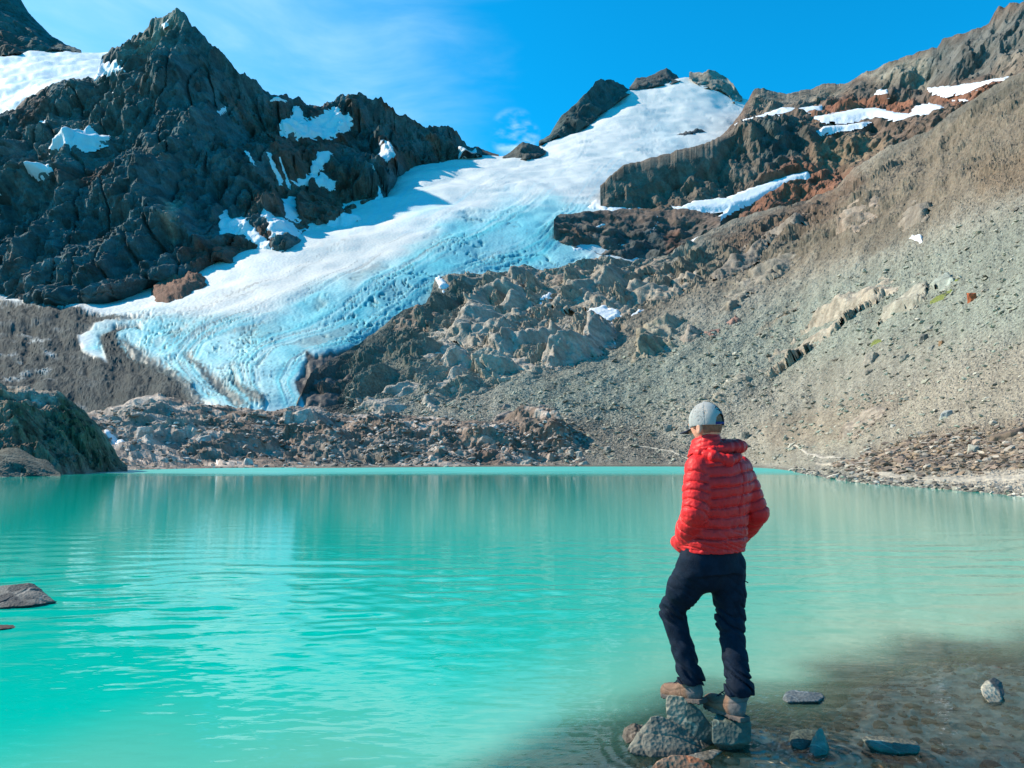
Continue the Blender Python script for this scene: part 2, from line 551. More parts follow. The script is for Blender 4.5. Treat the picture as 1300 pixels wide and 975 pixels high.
# outlines of the snow patches
SNOW = [
    ('LM', [(50, 186), (60, 179), (75, 172), (95, 170), (112, 160), (120, 167), (133, 163), (133, 176), (108, 189), (75, 190)], 'broad snow patch with a dark rock in it on the left flank'),
    ('LM', [(43, 226), (52, 218), (75, 221), (73, 227), (50, 231)], 'small pointed snow patch under the broad one on the left flank'),
    ('LM', [(40, 148), (50, 142), (59, 145), (52, 151)], 'tiny snow patch just below the saddle snowfield'),
    ('LM', [(-20, 235), (0, 222), (12, 218), (13, 232), (2, 246), (-20, 250)], 'snow patch cut by the left edge of the view'),
    ('LM', [(122, 74), (127, 73), (132, 75), (136, 73), (143, 75), (155, 73), (156, 80), (151, 84), (155, 91), (160, 94), (140, 96), (118, 98)], 'snow wedge reaching under the left ridge of the pyramid peak'),
    ('LM', [(357, 172), (360, 158), (372, 158), (371, 137), (382, 137), (388, 152), (404, 148), (410, 140), (425, 133), (430, 141), (446, 145), (440, 155), (415, 168), (390, 173), (370, 174)], 'large ragged snow patch high on the ridge right of the peak'),
    ('LM', [(361, 227), (376, 221), (390, 214), (397, 200), (402, 188), (421, 191), (414, 203), (400, 211), (387, 225), (370, 229)], 'hooked snow patch in the gully below the large ragged one'),
    ('LM', [(397, 218), (405, 212), (428, 225), (415, 230), (400, 227)], 'small triangular snow patch right of the hooked one'),
    ('LM', [(340, 200), (345, 200), (357, 222), (359, 233), (352, 233)], 'thin slanting snow streak left of the hooked patch'),
    ('LM', [(313, 198), (317, 199), (330, 216), (326, 217)], 'hair-thin snow streak high left of the slanting streak'),
    ('LM', [(277, 264), (285, 258), (292, 272), (308, 270), (325, 292), (346, 313), (333, 315), (310, 300), (277, 296), (275, 284)], 'forked snow patch above the red rocks at the glacier side'),
    ('LM', [(355, 247), (374, 243), (379, 276), (364, 280), (360, 262)], 'upright snow tongue between two dark buttresses'),
    ('LM', [(335, 270), (350, 275), (372, 282), (385, 292), (360, 305), (340, 300), (345, 288), (330, 282)], 'broken snow patch among dark rocks below the upright tongue'),
    ('LM', [(434, 268), (455, 258), (472, 252), (482, 234), (487, 250), (474, 272), (450, 276), (430, 288), (400, 290), (385, 285), (410, 278)], 'curved snow patch wrapping the foot of the last dark buttress'),
    ('LM', [(477, 194), (490, 186), (498, 190), (508, 207), (492, 210), (480, 206)], 'snow block on the ridge foot beside the upper glacier'),
    ('LM', [(583, 190), (592, 190), (605, 189), (604, 200), (584, 203)], 'snow chip at the low end of the jagged ridge'),
    ('LM', [(345, 130), (352, 126), (363, 129), (358, 132)], 'tiny snow fleck near the crest right of the peak'),
    ('LM', [(205, 30), (212, 24), (211, 29), (206, 32)], 'tiny snow fleck under the very top of the pyramid peak'),
    ('LM', [(140, 114), (148, 112), (150, 116), (143, 117)], 'tiny snow fleck below the snow wedge'),
    ('LM', [(272, 134), (280, 124), (282, 126), (275, 135)], 'small slanting snow fleck on the right face of the pyramid peak'),
    ('LM', [(466, 214), (470, 215), (480, 226), (476, 226)], 'slim snow streak just left of the last dark buttress top'),
    ('LM', [(355, 203), (360, 208), (368, 232), (363, 234)], 'second slanting snow streak, right beside the first gully streak'),
    ('LM', [(350, 290), (356, 288), (352, 300), (345, 305)], 'small snow scrap low among the dark rocks at the glacier side'),
    ('RM', [(932, 157), (950, 150), (975, 143), (993, 135), (1012, 137), (1044, 133), (1043, 140), (1015, 141), (990, 145), (960, 154), (940, 160)], 'snow strip running along the shelf from the snow summit'),
    ('RM', [(1034, 147), (1060, 143), (1090, 137), (1115, 137), (1140, 143), (1155, 144), (1162, 135), (1180, 131), (1200, 135), (1195, 142), (1165, 146), (1140, 150), (1100, 150), (1075, 154), (1045, 153)], 'longest snow strip under the red rocks of the right massif'),
    ('RM', [(1037, 166), (1045, 160), (1075, 158), (1106, 153), (1095, 160), (1060, 165), (1042, 171)], 'narrow snow strip below the longest one'),
    ('RM', [(1178, 111), (1215, 108), (1245, 103), (1281, 96), (1275, 103), (1250, 109), (1225, 116), (1200, 121), (1185, 118)], 'snow strip at the foot of the high cliffs on the right'),
    ('RM', [(1111, 119), (1116, 114), (1127, 115), (1128, 121), (1114, 122)], 'small round snow spot above the red rocks'),
    ('RM', [(1210, 127), (1232, 127), (1222, 131)], 'tiny snow sliver under the high cliff snow strip'),
    ('RM', [(845, 260), (865, 262), (880, 254), (925, 250), (960, 235), (1000, 222), (1027, 217), (1030, 225), (990, 240), (960, 255), (930, 266), (912, 280), (905, 278), (925, 266), (890, 268), (860, 266)], 'long tapering snow strip under the brown buttress'),
    ('GL', [(757, 250), (770, 256), (785, 262), (815, 263), (822, 269), (785, 270), (765, 268), (745, 262)], 'snow fringe where the ice meets the brown buttress'),
    ('DR', [(877, 306), (888, 298), (890, 301), (882, 308)], 'small snow spot right of the dark wet outcrop face'),
    ('DR', [(755, 287), (768, 283), (769, 286), (758, 288)], 'tiny snow spot on the left half of the dark outcrop'),
    ('GL', [(703, 283), (708, 286), (715, 296), (730, 302), (736, 304), (728, 306), (712, 299)], 'white rim of snow along the dark outcrop, upper piece'),
    ('GL', [(719, 308), (727, 313), (741, 314), (742, 318), (728, 318)], 'white rim of snow along the dark outcrop, lower piece'),
    ('SL', [(745, 398), (752, 392), (765, 390), (785, 392), (790, 399), (780, 405), (765, 406), (752, 404)], 'bright oval snow patch among the central outcrops'),
    ('SL', [(800, 400), (815, 393), (820, 391), (812, 399), (802, 403)], 'thin snow sliver right of the bright oval patch'),
    ('SL', [(681, 381), (692, 376), (702, 370), (700, 376), (686, 383)], 'small grey-white snow patch left of the bright oval one'),
    ('SL', [(550, 355), (560, 351), (569, 360), (560, 367), (556, 361)], 'small snow patch at the lip of the ice'),
    ('SL', [(1149, 302), (1160, 300), (1171, 297), (1170, 306), (1158, 304)], 'single tiny snow patch high on the scree slope'),
]


def snow_of(key):
    return [p for k_, p, l_ in SNOW if k_ == key]


def skirt_row(line, dz=1.2):
    out = []
    for x, y in line:
        P = on_plane(x, y)
        q = np.array([P[0], P[1] * .995, -dz])
        px_, py_ = to_px(q)
        out.append((x, float(py_), float(q[1])))
    return out


# ---- glacier ---------------------------------------------------------------
XS = [-150, 0, 150, 300, 400, 450, 550, 600, 700, 750, 800, 900, 1010]
GL = Sheet(-150, 1010, [
    [(-150, 548, 392), (0, 546, 382), (300, 548, 344), (430, 548, 346), (500, 535, 436), (700, 520, 470), (1010, 500, 550)],
    [(-150, 521, 400), (0, 519, 390), (150, 520, 370), (300, 522, 350), (400, 524, 350), (430, 524, 352), (500, 512, 440), (700, 500, 480), (1010, 480, 560)],
    [(-150, 450, 500), (0, 450, 490), (150, 452, 490), (300, 452, 465), (400, 452, 448), (450, 452, 455), (500, 450, 520), (700, 440, 560), (1010, 420, 640)],
    [(-150, 400, 610), (0, 400, 600), (150, 400, 600), (300, 400, 570), (450, 400, 530), (550, 400, 570), (700, 395, 620), (1010, 370, 720)],
    [(-150, 345, 800), (0, 345, 800), (150, 345, 780), (300, 345, 700), (450, 345, 640), (600, 345, 632), (750, 345, 670), (1010, 320, 800)],
    [(-150, 300, 1000), (150, 300, 950), (300, 290, 850), (450, 285, 850), (550, 282, 800), (700, 290, 770), (800, 285, 820), (1010, 280, 900)],
    [(-150, 270, 1200), (300, 260, 1050), (450, 245, 1050), (550, 240, 1000), (700, 242, 980), (800, 242, 1000), (1010, 245, 1050)],
    [(-150, 250, 1400), (300, 240, 1200), (450, 222, 1180), (550, 213, 1150), (700, 203, 1200), (800, 188, 1300), (900, 165, 1500), (1010, 165, 1500)],
    [(-150, 240, 1500), (300, 230, 1350), (450, 210, 1320), (600, 196, 1360), (640, 199, 1360), (690, 184, 1420), (720, 168, 1520), (770, 136, 1660),
     (800, 113, 1780), (830, 106, 1840), (870, 98, 1880), (905, 99, 1880), (940, 124, 1850), (1010, 140, 1700)],
], 1.5, 9)
STREAM = [
    [(600, 195), (530, 212), (505, 230), (490, 270), (450, 298), (400, 316), (340, 350), (250, 392), (160, 406), (108, 425), (112, 450), (160, 480), (220, 515)],
    [(640, 203), (590, 228), (545, 262), (450, 306), (360, 362), (270, 396), (190, 412), (150, 432), (175, 470), (260, 518)],
    [(720, 190), (650, 238), (600, 275), (490, 328), (410, 382), (330, 422), (270, 440), (262, 470), (310, 520)],
    [(800, 160), (735, 220), (680, 278), (560, 338), (480, 386), (415, 430), (360, 455), (340, 485), (352, 522)],
    [(920, 125), (810, 190), (765, 250), (725, 310), (700, 338), (620, 346), (552, 372), (500, 402), (450, 440), (402, 458), (378, 490), (390, 520)],
]


def stream_field(px, py):
    W = 0; S = 0; T = 0
    for k, line in enumerate(STREAM):
        l = np.asarray(line, float)
        seg = np.concatenate([[0], np.cumsum(np.hypot(*np.diff(l, axis=0).T))])
        u = np.linspace(0, seg[-1], 70)
        x = np.interp(u, seg, l[:, 0]); y = np.interp(u, seg, l[:, 1])
        best = np.full(px.shape, 1e9); t = np.zeros(px.shape)
        for j in range(70):
            d = (px - x[j]) ** 2 + (py - y[j]) ** 2
            m = d < best
            best = np.where(m, d, best); t = np.where(m, j / 69.0, t)
        w = 1 / (best + 16) ** 1.6
        W = W + w; S = S + w * k / 4.0; T = T + w * t
    return S / W, T / W


gs, gt = stream_field(GL.PX, GL.PY)
gt = gauss_cols(gt, 3); gt = gauss_cols(gt.T, 3).T
ps = GL.px_size
flow = np.stack([gs * 60, gt * 9, gs * 0], -1)
low = fbm(GL.P0 / 90.0, 3) * 9
ICE_ZONE = [(745, 262), (700, 250), (640, 258), (560, 285), (500, 330), (440, 345), (330, 405), (190, 400), (120, 410), (105, 440), (180, 470), (300, 530), (400, 530), (380, 495), (392, 455), (450, 445), (500, 410), (552, 380), (565, 350), (640, 350), (700, 345), (770, 335), (720, 300)]
DEEP_ZONE = [(700, 268), (640, 275), (590, 290), (560, 320), (500, 345), (440, 380), (400, 430), (400, 465), (460, 440), (500, 410), (550, 380), (560, 352), (640, 345), (735, 335), (715, 300)]
isd = poly_sd(GL.PX + fbm(GL.P0 / 40, 3) * 18, GL.PY + fbm(GL.P0 / 40 + 9, 3) * 12, ICE_ZONE)
dsd = poly_sd(GL.PX + fbm(GL.P0 / 40 + 3, 3) * 18, GL.PY + fbm(GL.P0 / 40 + 19, 3) * 12, DEEP_ZONE)
ice = smooth(isd, -14, 12); deep = smooth(dsd, -16, 20)
upper = smooth(gt, 0.42, 0.15)
# relief: long furrows with the flow, crevasses across it where the ice breaks over the lip
q = np.stack([gs * 24, gt * 9, gs * 0 + 3], -1)
furrow = fbm(q, 4)
rough_ = fbm(GL.P0 / (4.2 * ps[..., None]), 3)
lump, lv, le = facets(np.stack([gs * 90, gt * 60, gs * 0], -1) + fbm(GL.P0 / 30, 2)[..., None] * 2, 1.0)
streak = fbm(np.stack([gs * 64, gt * 10, gs * 0 + 13], -1), 3)
lines = fbm(np.stack([gs * 90, gt * 5, gs * 0 + 23], -1), 3)
D = low + ps * (furrow * 1.4 * (0.25 + ice) + lines * 1.1 * (.1 + ice) + streak * 1.4 * (.12 + ice) + rough_ * 0.25 * (0.15 + ice) + crag(GL.P0 / (22 * ps[..., None]), 2) * 1.5 * (.1 + ice))
crev = np.abs(perlin(np.stack([gs * 7 + fbm(GL.P0 / 50, 3) * .8, gt * 46 + fbm(GL.P0 / 50 + 7, 3) * 3, gs * 0 + 1], -1)))
cz = smooth(perlin(GL.P0 / 70 + 5), -0.1, 0.25) * (deep * .8 + 0.35 * ice + 0.12 * upper)
D = D - ps * 4.5 * smooth(0.05 - crev, 0, 0.05) * cz
crevL = np.abs(perlin(np.stack([gs * 34 + 1, gt * 8 + fbm(GL.P0 / 40, 3) * .7, gs * 0 + 18], -1)))
D = D - ps * 2.2 * smooth(0.05 - crevL, 0, 0.05) * ice * smooth(perlin(GL.P0 / 45 + 15), -.1, 0.25)
crev2 = np.abs(perlin(np.stack([gs * 26 + 3, gt * 20, gs * 0 + 8], -1)))
D = D - ps * 1.8 * smooth(0.07 - crev2, 0, 0.07) * deep * smooth(perlin(GL.P0 / 60 + 25), 0, 0.3)
GL.D = D
GL.D[GL.nv - 1:] = (GL.D * 0.1)[GL.nv - 1:]
GL.dir = np.array([0, -0.55, 0.83])
# colours
snow_c = np.array([0.80, 0.81, 0.78]); ice_c = np.array([0.17, 0.58, 0.66]); deep_c = np.array([0.03, 0.42, 0.54])
col = snow_c + 0 * GL.col
col = col + (ice_c - col) * (ice * (0.55 + 0.45 * smooth(furrow, -.5, .4)))[..., None]
col = col + (deep_c - col) * (deep * (0.30 + 0.55 * smooth(fbm(q * .6 + 9, 3), -.3, .4)))[..., None]
bluish = smooth(fbm(np.stack([gs * 22, gt * 9, gs * 0 + 12], -1), 4), 0.0, 0.35) * upper * smooth(gt, 0.06, 0.16)
col = col + (np.array([0.45, 0.78, 0.88]) - col) * (bluish * .5)[..., None]
dirt_c = np.array([0.26, 0.25, 0.235])
band = smooth(fbm(np.stack([gs * 34, gt * 5, gs * 0 + 30], -1), 4), 0.10, 0.42)
DIRT_ZONE = [(170, 405), (260, 385), (360, 340), (400, 305), (480, 300), (560, 300), (560, 318), (480, 335), (430, 350), (350, 400), (250, 425)]
dz = smooth(poly_sd(GL.PX, GL.PY, DIRT_ZONE), -12, 8)
speck = smooth(perlin(np.stack([GL.P0[..., 0], GL.P0[..., 1], GL.P0[..., 2]], -1) / (1.7 * ps[..., None])), 0.42, 0.6)
fl = smooth(fbm(np.stack([gs * 46, gt * 5, gs * 0 + 44], -1), 3), .08, .4) * smooth(gt, .45, .8)
col = col + (dirt_c - col) * np.clip(fl * .5 * ice + band * (0.30 * ice + 0.5 * dz) + 0.16 * dz + speck * (0.45 * ice) * smooth(fbm(GL.P0 / 25 + 3, 3), -.1, .3), 0, 0.85)[..., None]
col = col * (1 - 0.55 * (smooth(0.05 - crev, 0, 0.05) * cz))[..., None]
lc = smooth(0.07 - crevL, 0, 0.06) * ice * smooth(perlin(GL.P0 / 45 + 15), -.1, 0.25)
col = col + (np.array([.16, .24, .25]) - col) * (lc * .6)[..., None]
# the dark rubble-covered left side and foot of the tongue
STRIPE = [(175, 405), (120, 410), (98, 425), (105, 445), (135, 458), (128, 440), (125, 425), (145, 415), (200, 410)]
LEFTD = [(-200, 360), (60, 385), (150, 400), (190, 408), (150, 425), (165, 450), (200, 462), (240, 500), (260, 535), (-200, 540)]
FOOT = [(150, 430), (170, 445), (195, 465), (225, 490), (262, 520), (262, 540), (150, 500)]
TONGS = [[(150, 425), (165, 428), (200, 455), (240, 485), (268, 522), (240, 530), (170, 470)], [(228, 438), (240, 444), (262, 468), (300, 500), (318, 525), (300, 527), (270, 495), (240, 462)], [(290, 482), (300, 484), (340, 514), (340, 526), (318, 520)]]
n2 = fbm(GL.P0 / (14 * ps[..., None]) , 4)
n3 = fbm(GL.P0 / (3.0 * ps[..., None]), 3)
sl_ = fbm(np.stack([gs * 60, gt * 6, gs * 0 + 70], -1), 3)
debris = smooth(poly_sd(GL.PX + n2 * 12, GL.PY + n2 * 8, LEFTD) + n3 * 8, -5, 6)
debris = np.maximum(debris, smooth(poly_sd(GL.PX + n2 * 14, GL.PY + n2 * 8, FOOT) + n3 * 12 + sl_ * 10, -6, 7))
for T in TONGS:
    debris = np.maximum(debris, smooth(poly_sd(GL.PX + n2 * 10, GL.PY + n2 * 7, T) + n3 * 9 + sl_ * 7, -4, 6) * 0.92)
soot = smooth(poly_sd(GL.PX, GL.PY, [(150, 400), (330, 400), (360, 440), (350, 520), (230, 520), (150, 440)]), -30, 30)
debris = np.maximum(debris, soot * smooth(n3 + sl_ * .8, .12, .5) * .75)
stripe = smooth(poly_sd(GL.PX + n2 * 4, GL.PY + n2 * 3, STRIPE), -2, 3)
frost = smooth(fbm(np.stack([GL.PX / 34, GL.PY / 12, GL.PX * 0], -1), 5, .6), 0.05, 0.5) * smooth(GL.PX, 140, 50) * smooth(GL.PY, 398, 430) * 0.9 * smooth(fbm(GL.P0 / (2.5 * ps[..., None]), 2), -.4, .3)
debris = debris * (1 - stripe) * (1 - frost)
dcol = np.array([0.08, 0.086, 0.08]) * (1 + 0.5 * fbm(GL.P0 / 12, 4))[..., None]
col = col + (dcol - col) * debris[..., None]
GL.D = GL.D + debris * ps * (crag(GL.P0 / (26 * ps[..., None]), 5, .5) * 13 + fbm(GL.P0 / (4 * ps[..., None]), 2) * 1.2)
GL.col = col
EDGE = [(376, 492), (386, 470), (392, 453), (402, 457), (430, 446), (452, 438), (470, 540), (384, 545), (388, 520)]
ew = smooth(poly_sd(GL.PX + n2 * 5, GL.PY + n2 * 4, EDGE), -2, 2)
col = col + (np.array([0.11, 0.09, 0.075]) * (1 + .6 * fbm(GL.P0 / 8, 4))[..., None] - col) * ew[..., None]
GL.D = GL.D + ew * ps * crag(GL.P0 / (18 * ps[..., None]), 4, .5) * 12
GL.col = col
is_moraine = (poly_sd(GL.PX, GL.PY, LEFTD) > 0) & (poly_sd(GL.PX, GL.PY, STRIPE) < -1)
qf = GL.faces()
fm = is_moraine.ravel()[qf].mean(1) > 0.5
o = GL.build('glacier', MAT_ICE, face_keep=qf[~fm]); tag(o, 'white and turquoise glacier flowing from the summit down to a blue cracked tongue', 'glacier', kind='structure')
o = GL.build('moraine', MAT_SCREE, face_keep=qf[fm], smooth_shade=False); tag(o, 'dark grey rubble moraine streaked with old ice left of the glacier tongue', 'moraine', kind='structure')

# dark wet rock and cavities along the ice edge ------------------------------------------------
# ---- left mountain ----------------------------------------------------------
bnd = [(-150, 393), (0, 384), (30, 388), (62, 391), (100, 389), (140, 386), (170, 376), (193, 365), (200, 388), (225, 390), (242, 378), (262, 358), (240, 336), (258, 325), (285, 330), (300, 345),
       (325, 347), (350, 333), (375, 318), (400, 300), (440, 291), (470, 285), (486, 268), (496, 248), (506, 232), (500, 214), (530, 208), (560, 207), (590, 202), (612, 198)]
bnd = [b for b in bnd if not (195 < b[0] < 245)] 
bx = [b[0] for b in bnd]; by = [b[1] for b in bnd]
gd = GL.depth(bx, by)
m_base = [(x, y, d * 0.995) for x, y, d in zip(bx, by, gd)]
m_skirt = [(x, y + 16, d * 1.09) for x, y, d in zip(bx, by, gd)]
LM = Sheet(-150, 612, [
    m_skirt, m_base,
    [(-150, 300, 730), (0, 300, 720), (80, 300, 720), (150, 290, 740), (220, 285, 760), (300, 275, 800), (350, 265, 850), (400, 245, 930), (450, 225, 1010), (490, 190, 1120), (530, 190, 1180), (612, 195, 1290)],
    [(-150, 220, 830), (0, 215, 810), (80, 200, 830), (150, 180, 860), (220, 170, 880), (300, 190, 890), (350, 195, 950), (400, 185, 1010), (450, 175, 1090), (490, 165, 1170), (530, 172, 1230), (612, 193, 1330)],
    [(-150, 160, 960), (0, 152, 930), (60, 125, 950), (125, 120, 970), (160, 100, 960), (222, 80, 950), (260, 100, 960), (300, 130, 980), (350, 150, 1050), (400, 152, 1110), (450, 140, 1150), (490, 145, 1200), (530, 160, 1270), (612, 191, 1340)],
    [(-150, 150, 1010), (0, 142, 990), (20, 134, 1000), (28, 124, 1000), (60, 108, 1010), (95, 99, 1020), (124, 95, 1020), (128, 70, 1060), (142, 60, 1060), (160, 50, 1050), (185, 33, 1030), (222, 8, 1000), (232, 16, 1000),
     (245, 35, 1000), (262, 52, 1000), (285, 66, 1010), (300, 90, 1010), (325, 100, 1040), (337, 114, 1060), (375, 122, 1110), (400, 132, 1140), (418, 128, 1150), (430, 117, 1160), (455, 116, 1170), (475, 125, 1190),
     (490, 130, 1200), (505, 142, 1220), (520, 147, 1240), (535, 155, 1260), (552, 162, 1290), (565, 162, 1300), (573, 162, 1310), (585, 174, 1330), (596, 186, 1340), (612, 190, 1350)],
], 1.5, 7)
ps = LM.px_size
_, v1, v2 = craggy(LM.P0, ps, 30, 13, 0.6, 0.5, (1, 1, 0.24), 0.12, 3.0)
D = chisel(LM.P0, ps, (60, 30, 14, 6.5, 3), (.7, 1.0, 1.6, 2.2, 2.2), (3.8, 4.2, 4.0, 3.0, 2.0), (.15, -.25, .3, -.12, .2), 3.0, .12)
D = D - smooth(.10 - np.abs(perlin(rot_y(LM.P0, .15) * np.array([1, .5, .16]) / (30 * ps.mean()) + 5)), 0, .1) * 9 * ps.mean()
butt = (ridged(rot_y(LM.P0, 0.12) * np.array([1, 1, 0.22]) / 140 + 4, 3) - 0.4) * 44
LM.lowD = butt * LM.crest + D * 0.3 * LM.crest
LM.D = butt * LM.crest + D * (0.25 + 0.75 * LM.crest)
LM.D[LM.nv:] *= 0.2
LM.flatten(snow_of('LM')); LM.jag(13, 1)
LM.dir = np.array([0.05, -0.93, 0.25])
red = (0.17, 0.075, 0.05); teal = (0.075, 0.125, 0.128)
LM.zones(teal, [
    ((0.13, 0.165, 0.155), [(60, 100), (150, 90), (170, 50), (222, 10), (240, 60), (180, 130), (100, 250), (30, 260), (0, 200)], 20, 0.7),
    ((0.25, 0.25, 0.20), [(150, 65), (222, 8), (230, 25), (200, 50), (165, 80)], 6, 0.8),  # sunlit left ridge of the peak, its light painted in pale
    (red, [(60, 230), (110, 215), (150, 215), (120, 240), (80, 235)], 8, 0.7),
    (red, [(340, 120), (410, 130), (460, 145), (420, 200), (360, 235), (330, 170)], 10, 0.55),
    ((0.17, 0.09, 0.06), [(350, 205), (400, 190), (450, 215), (480, 240), (470, 290), (400, 300), (330, 260)], 12, 0.7),
    (red, [(480, 180), (530, 185), (590, 190), (600, 215), (490, 215)], 8, 0.8),
    (red, [(230, 320), (350, 290), (345, 345), (250, 345)], 8, 0.75),
    ((0.34, 0.30, 0.24), [(212, 258), (228, 250), (232, 290), (218, 310)], 6, 0.9),
    (red, [(8, 320), (20, 320), (22, 380), (8, 385)], 4, 0.9),
    ((0.15, 0.12, 0.10), [(130, 345), (150, 350), (155, 385), (132, 388)], 4, 0.7),
    ((0.17, 0.18, 0.17), [(0, 300), (70, 320), (70, 388), (0, 386)], 14, 0.5),
    (red, [(0, 120), (60, 105), (60, 135), (20, 160)], 7, 0.6)], 9)
rust = smooth(fbm(LM.P0 * np.array([1, 1, .4]) / 55 + 30, 4), .20, .36) * (.45 + .55 * smooth(LM.PX, 200, 360))
LM.col = LM.col + (np.array([.19, .095, .06]) - LM.col) * (rust * .7)[..., None]
LM.col = LM.col * (1 + 0.55 * (v1 - 0.5) + 0.45 * (v2 - 0.5) + 0.35 * fbm(LM.P0 / 20, 3))[..., None]
tag(LM.build('mountain', MAT_FAR, smooth_shade=False), 'steep dark pyramid mountain with jagged ridge above the left side of the glacier', 'mountain', kind='structure')
# the red rock knob at the glacier's edge
pk = [(190, 366), (205, 352), (225, 347), (245, 340), (262, 350), (262, 362), (248, 372), (235, 383), (215, 389), (196, 386)]
def knob_noise(P0, ps): return craggy(P0, ps, 18, 4, .5, .6, (1, 1, 1))[0]
o = GL.patch('rock_outcrop', pk, MAT_FAR, 9, 10, GL.D * 0, 3, lambda P0, ps, X, Y, sd: np.array([0.22, 0.12, 0.085]) * (1 + .5 * fbm(P0 / 10, 3))[..., None], knob_noise, 8)
tag(o, 'rounded reddish brown rock knob ringed by snow at the mountain foot', 'rock outcrop')

# ---- upper left peak and its snowfield ---------------------------------------
SF = Sheet(-150, 190, [
    [(-150, 190, 1050), (0, 180, 1050), (60, 140, 1070), (190, 120, 1090)],
    [(-150, 120, 1250), (0, 115, 1250), (60, 100, 1250), (190, 95, 1250)],
    [(-150, 72, 1600), (0, 72, 1600), (38, 64, 1650), (100, 67, 1650), (127, 67, 1650), (190, 60, 1650)]], 1.5, 9)
SF.D = fbm(SF.P0 / 80, 4) * 14; SF.D[SF.nv - 1:] *= 0.1
SF.dir = np.array([0, -0.6, 0.8])
bl = smooth(fbm(SF.P0 * np.array([1, .5, 1.5]) / 60 + 7, 3), 0.0, 0.3) * smooth(SF.PX, 110, 30)
SF.col = np.array([0.78, 0.84, 0.88]) + (np.array([0.45, 0.68, 0.75]) - np.array([0.8, 0.85, 0.9])) * bl[..., None]
tag(SF.build('snowfield', MAT_ICE), 'pale snowfield in the saddle left of the pyramid peak', 'snowfield', kind='structure')
fb = [(-150, 74), (0, 73), (28, 72), (33, 60), (37, 58), (42, 64), (70, 66), (76, 63), (86, 66), (102, 66)]
fd = SF.depth([b[0] for b in fb], [b[1] for b in fb])
FP = Sheet(-150, 103, [[(x, y + 6, d * 1.1) for (x, y), d in zip(fb, fd)], [(x, y, d * .99) for (x, y), d in zip(fb, fd)],
    [(-150, -60, 1800), (0, 10, 1780), (50, 50, 1750), (103, 66, 1680)],
    [(-150, -190, 2000), (-20, -40, 1900), (0, -20, 1880), (27, 0, 1850), (36, 14, 1850), (48, 27, 1850), (60, 40, 1830), (75, 50, 1800), (88, 58, 1760), (103, 65.5, 1700)]], 1.5, 6)
D, v1, v2 = craggy(FP.P0, FP.px_size, 26, 8, .5, .5, (1, 1, .5), .2, 9)
FP.D = D * (0.15 + .85 * FP.crest); FP.D[FP.nv:] *= 0.2
FP.jag(5, 5)
FP.zones(teal, [((0.11, 0.07, 0.06), [(-50, 40), (30, 40), (30, 75), (-50, 75)], 8, .7)])
FP.col *= (1 + .5 * (v1 - .5) + .3 * (v2 - .5))[..., None]
tag(FP.build('mountain_peak', MAT_FAR), 'dark rock peak behind the saddle snowfield at the far left', 'mountain peak', kind='structure')

# ---- rocks that crown the glacier's summit ------------------------------------
def crown(name, base, top, label, c, big=22, amp=6, grow=1.05):
    bx = [b[0] for b in base]; by = [b[1] for b in base]
    d = GL.depth(bx, by)
    s = Sheet(base[0][0], base[-1][0], [[(x, y + 5, k * 1.03) for x, y, k in zip(bx, by, d)], [(x, y, k * .985) for x, y, k in zip(bx, by, d)],
                                       [(x, y, float(np.interp(x, bx, d)) * grow) for x, y in top]], 1.2, 3)
    D, v1, v2 = craggy(s.P0, s.px_size, big, amp, .55, .6, (1, 1, .6), .3, base[0][0])
    s.D = D * (0.25 + .75 * s.crest); s.D[s.nv:] *= .3
    s.jag(4, base[0][0] * .1, 8)
    s.col = np.array(c) * (1 + .7 * (v1 - .5) + .5 * (v2 - .5))[..., None]
    return tag(s.build(name, MAT_FAR), label, 'rock ridge', kind='structure')

crown('rock_ridge', [(684, 183), (697, 178), (720, 171), (745, 160), (765, 143), (785, 129), (801, 116)],
      [(684, 182), (697, 172), (706, 158), (713, 146), (732, 131), (745, 117), (756, 103), (764, 100), (776, 101), (788, 104), (795, 110), (801, 115)],
      'dark round-topped rock rib on the left shoulder of the snow summit', (0.075, 0.105, 0.10))
crown('rock_ridge', [(799, 112), (825, 110), (845, 106), (850, 107), (863, 101)],
      [(799, 111), (808, 99), (818, 97), (832, 93), (846, 86), (852, 90), (859, 94), (863, 100)], 'low dark rock crest at the very top of the snow summit', (0.09, 0.095, 0.09), 14, 4)
crown('rock_ridge', [(875, 97), (885, 106), (895, 114), (915, 115), (925, 122), (932, 134), (936, 128), (942, 126)],
      [(875, 93), (884, 91), (893, 93), (900, 88), (908, 90), (922, 97), (933, 109), (942, 124)], 'pale tan rock crest on the right shoulder of the snow summit', (0.27, 0.25, 0.21), 16, 5)
crown('rock_ridge', [(638, 201), (655, 202), (668, 204), (682, 199), (693, 192)],
      [(638, 200), (650, 192), (657, 184), (663, 179), (672, 182), (684, 186), (693, 191)], 'small dark rock hump in the pass at the head of the glacier', (0.08, 0.09, 0.085), 12, 4)
crown('rock_ridge', [(578, 203), (590, 200), (612, 198), (632, 198)], [(578, 190), (596, 187), (607, 186), (616, 190), (625, 195), (632, 197)], 'low broken rocks where the jagged ridge dips into the glacier pass', (0.1, 0.08, 0.07), 10, 3)
o = GL.patch('rock_outcrop', [(855, 172), (870, 166), (895, 163), (902, 161), (895, 167), (870, 173)], MAT_FAR, 3, 3, None, 2, (0.12, 0.12, 0.12), knob_noise, 4)
tag(o, 'thin dark rock sliver poking through the upper snow above the brown buttress', 'rock outcrop')

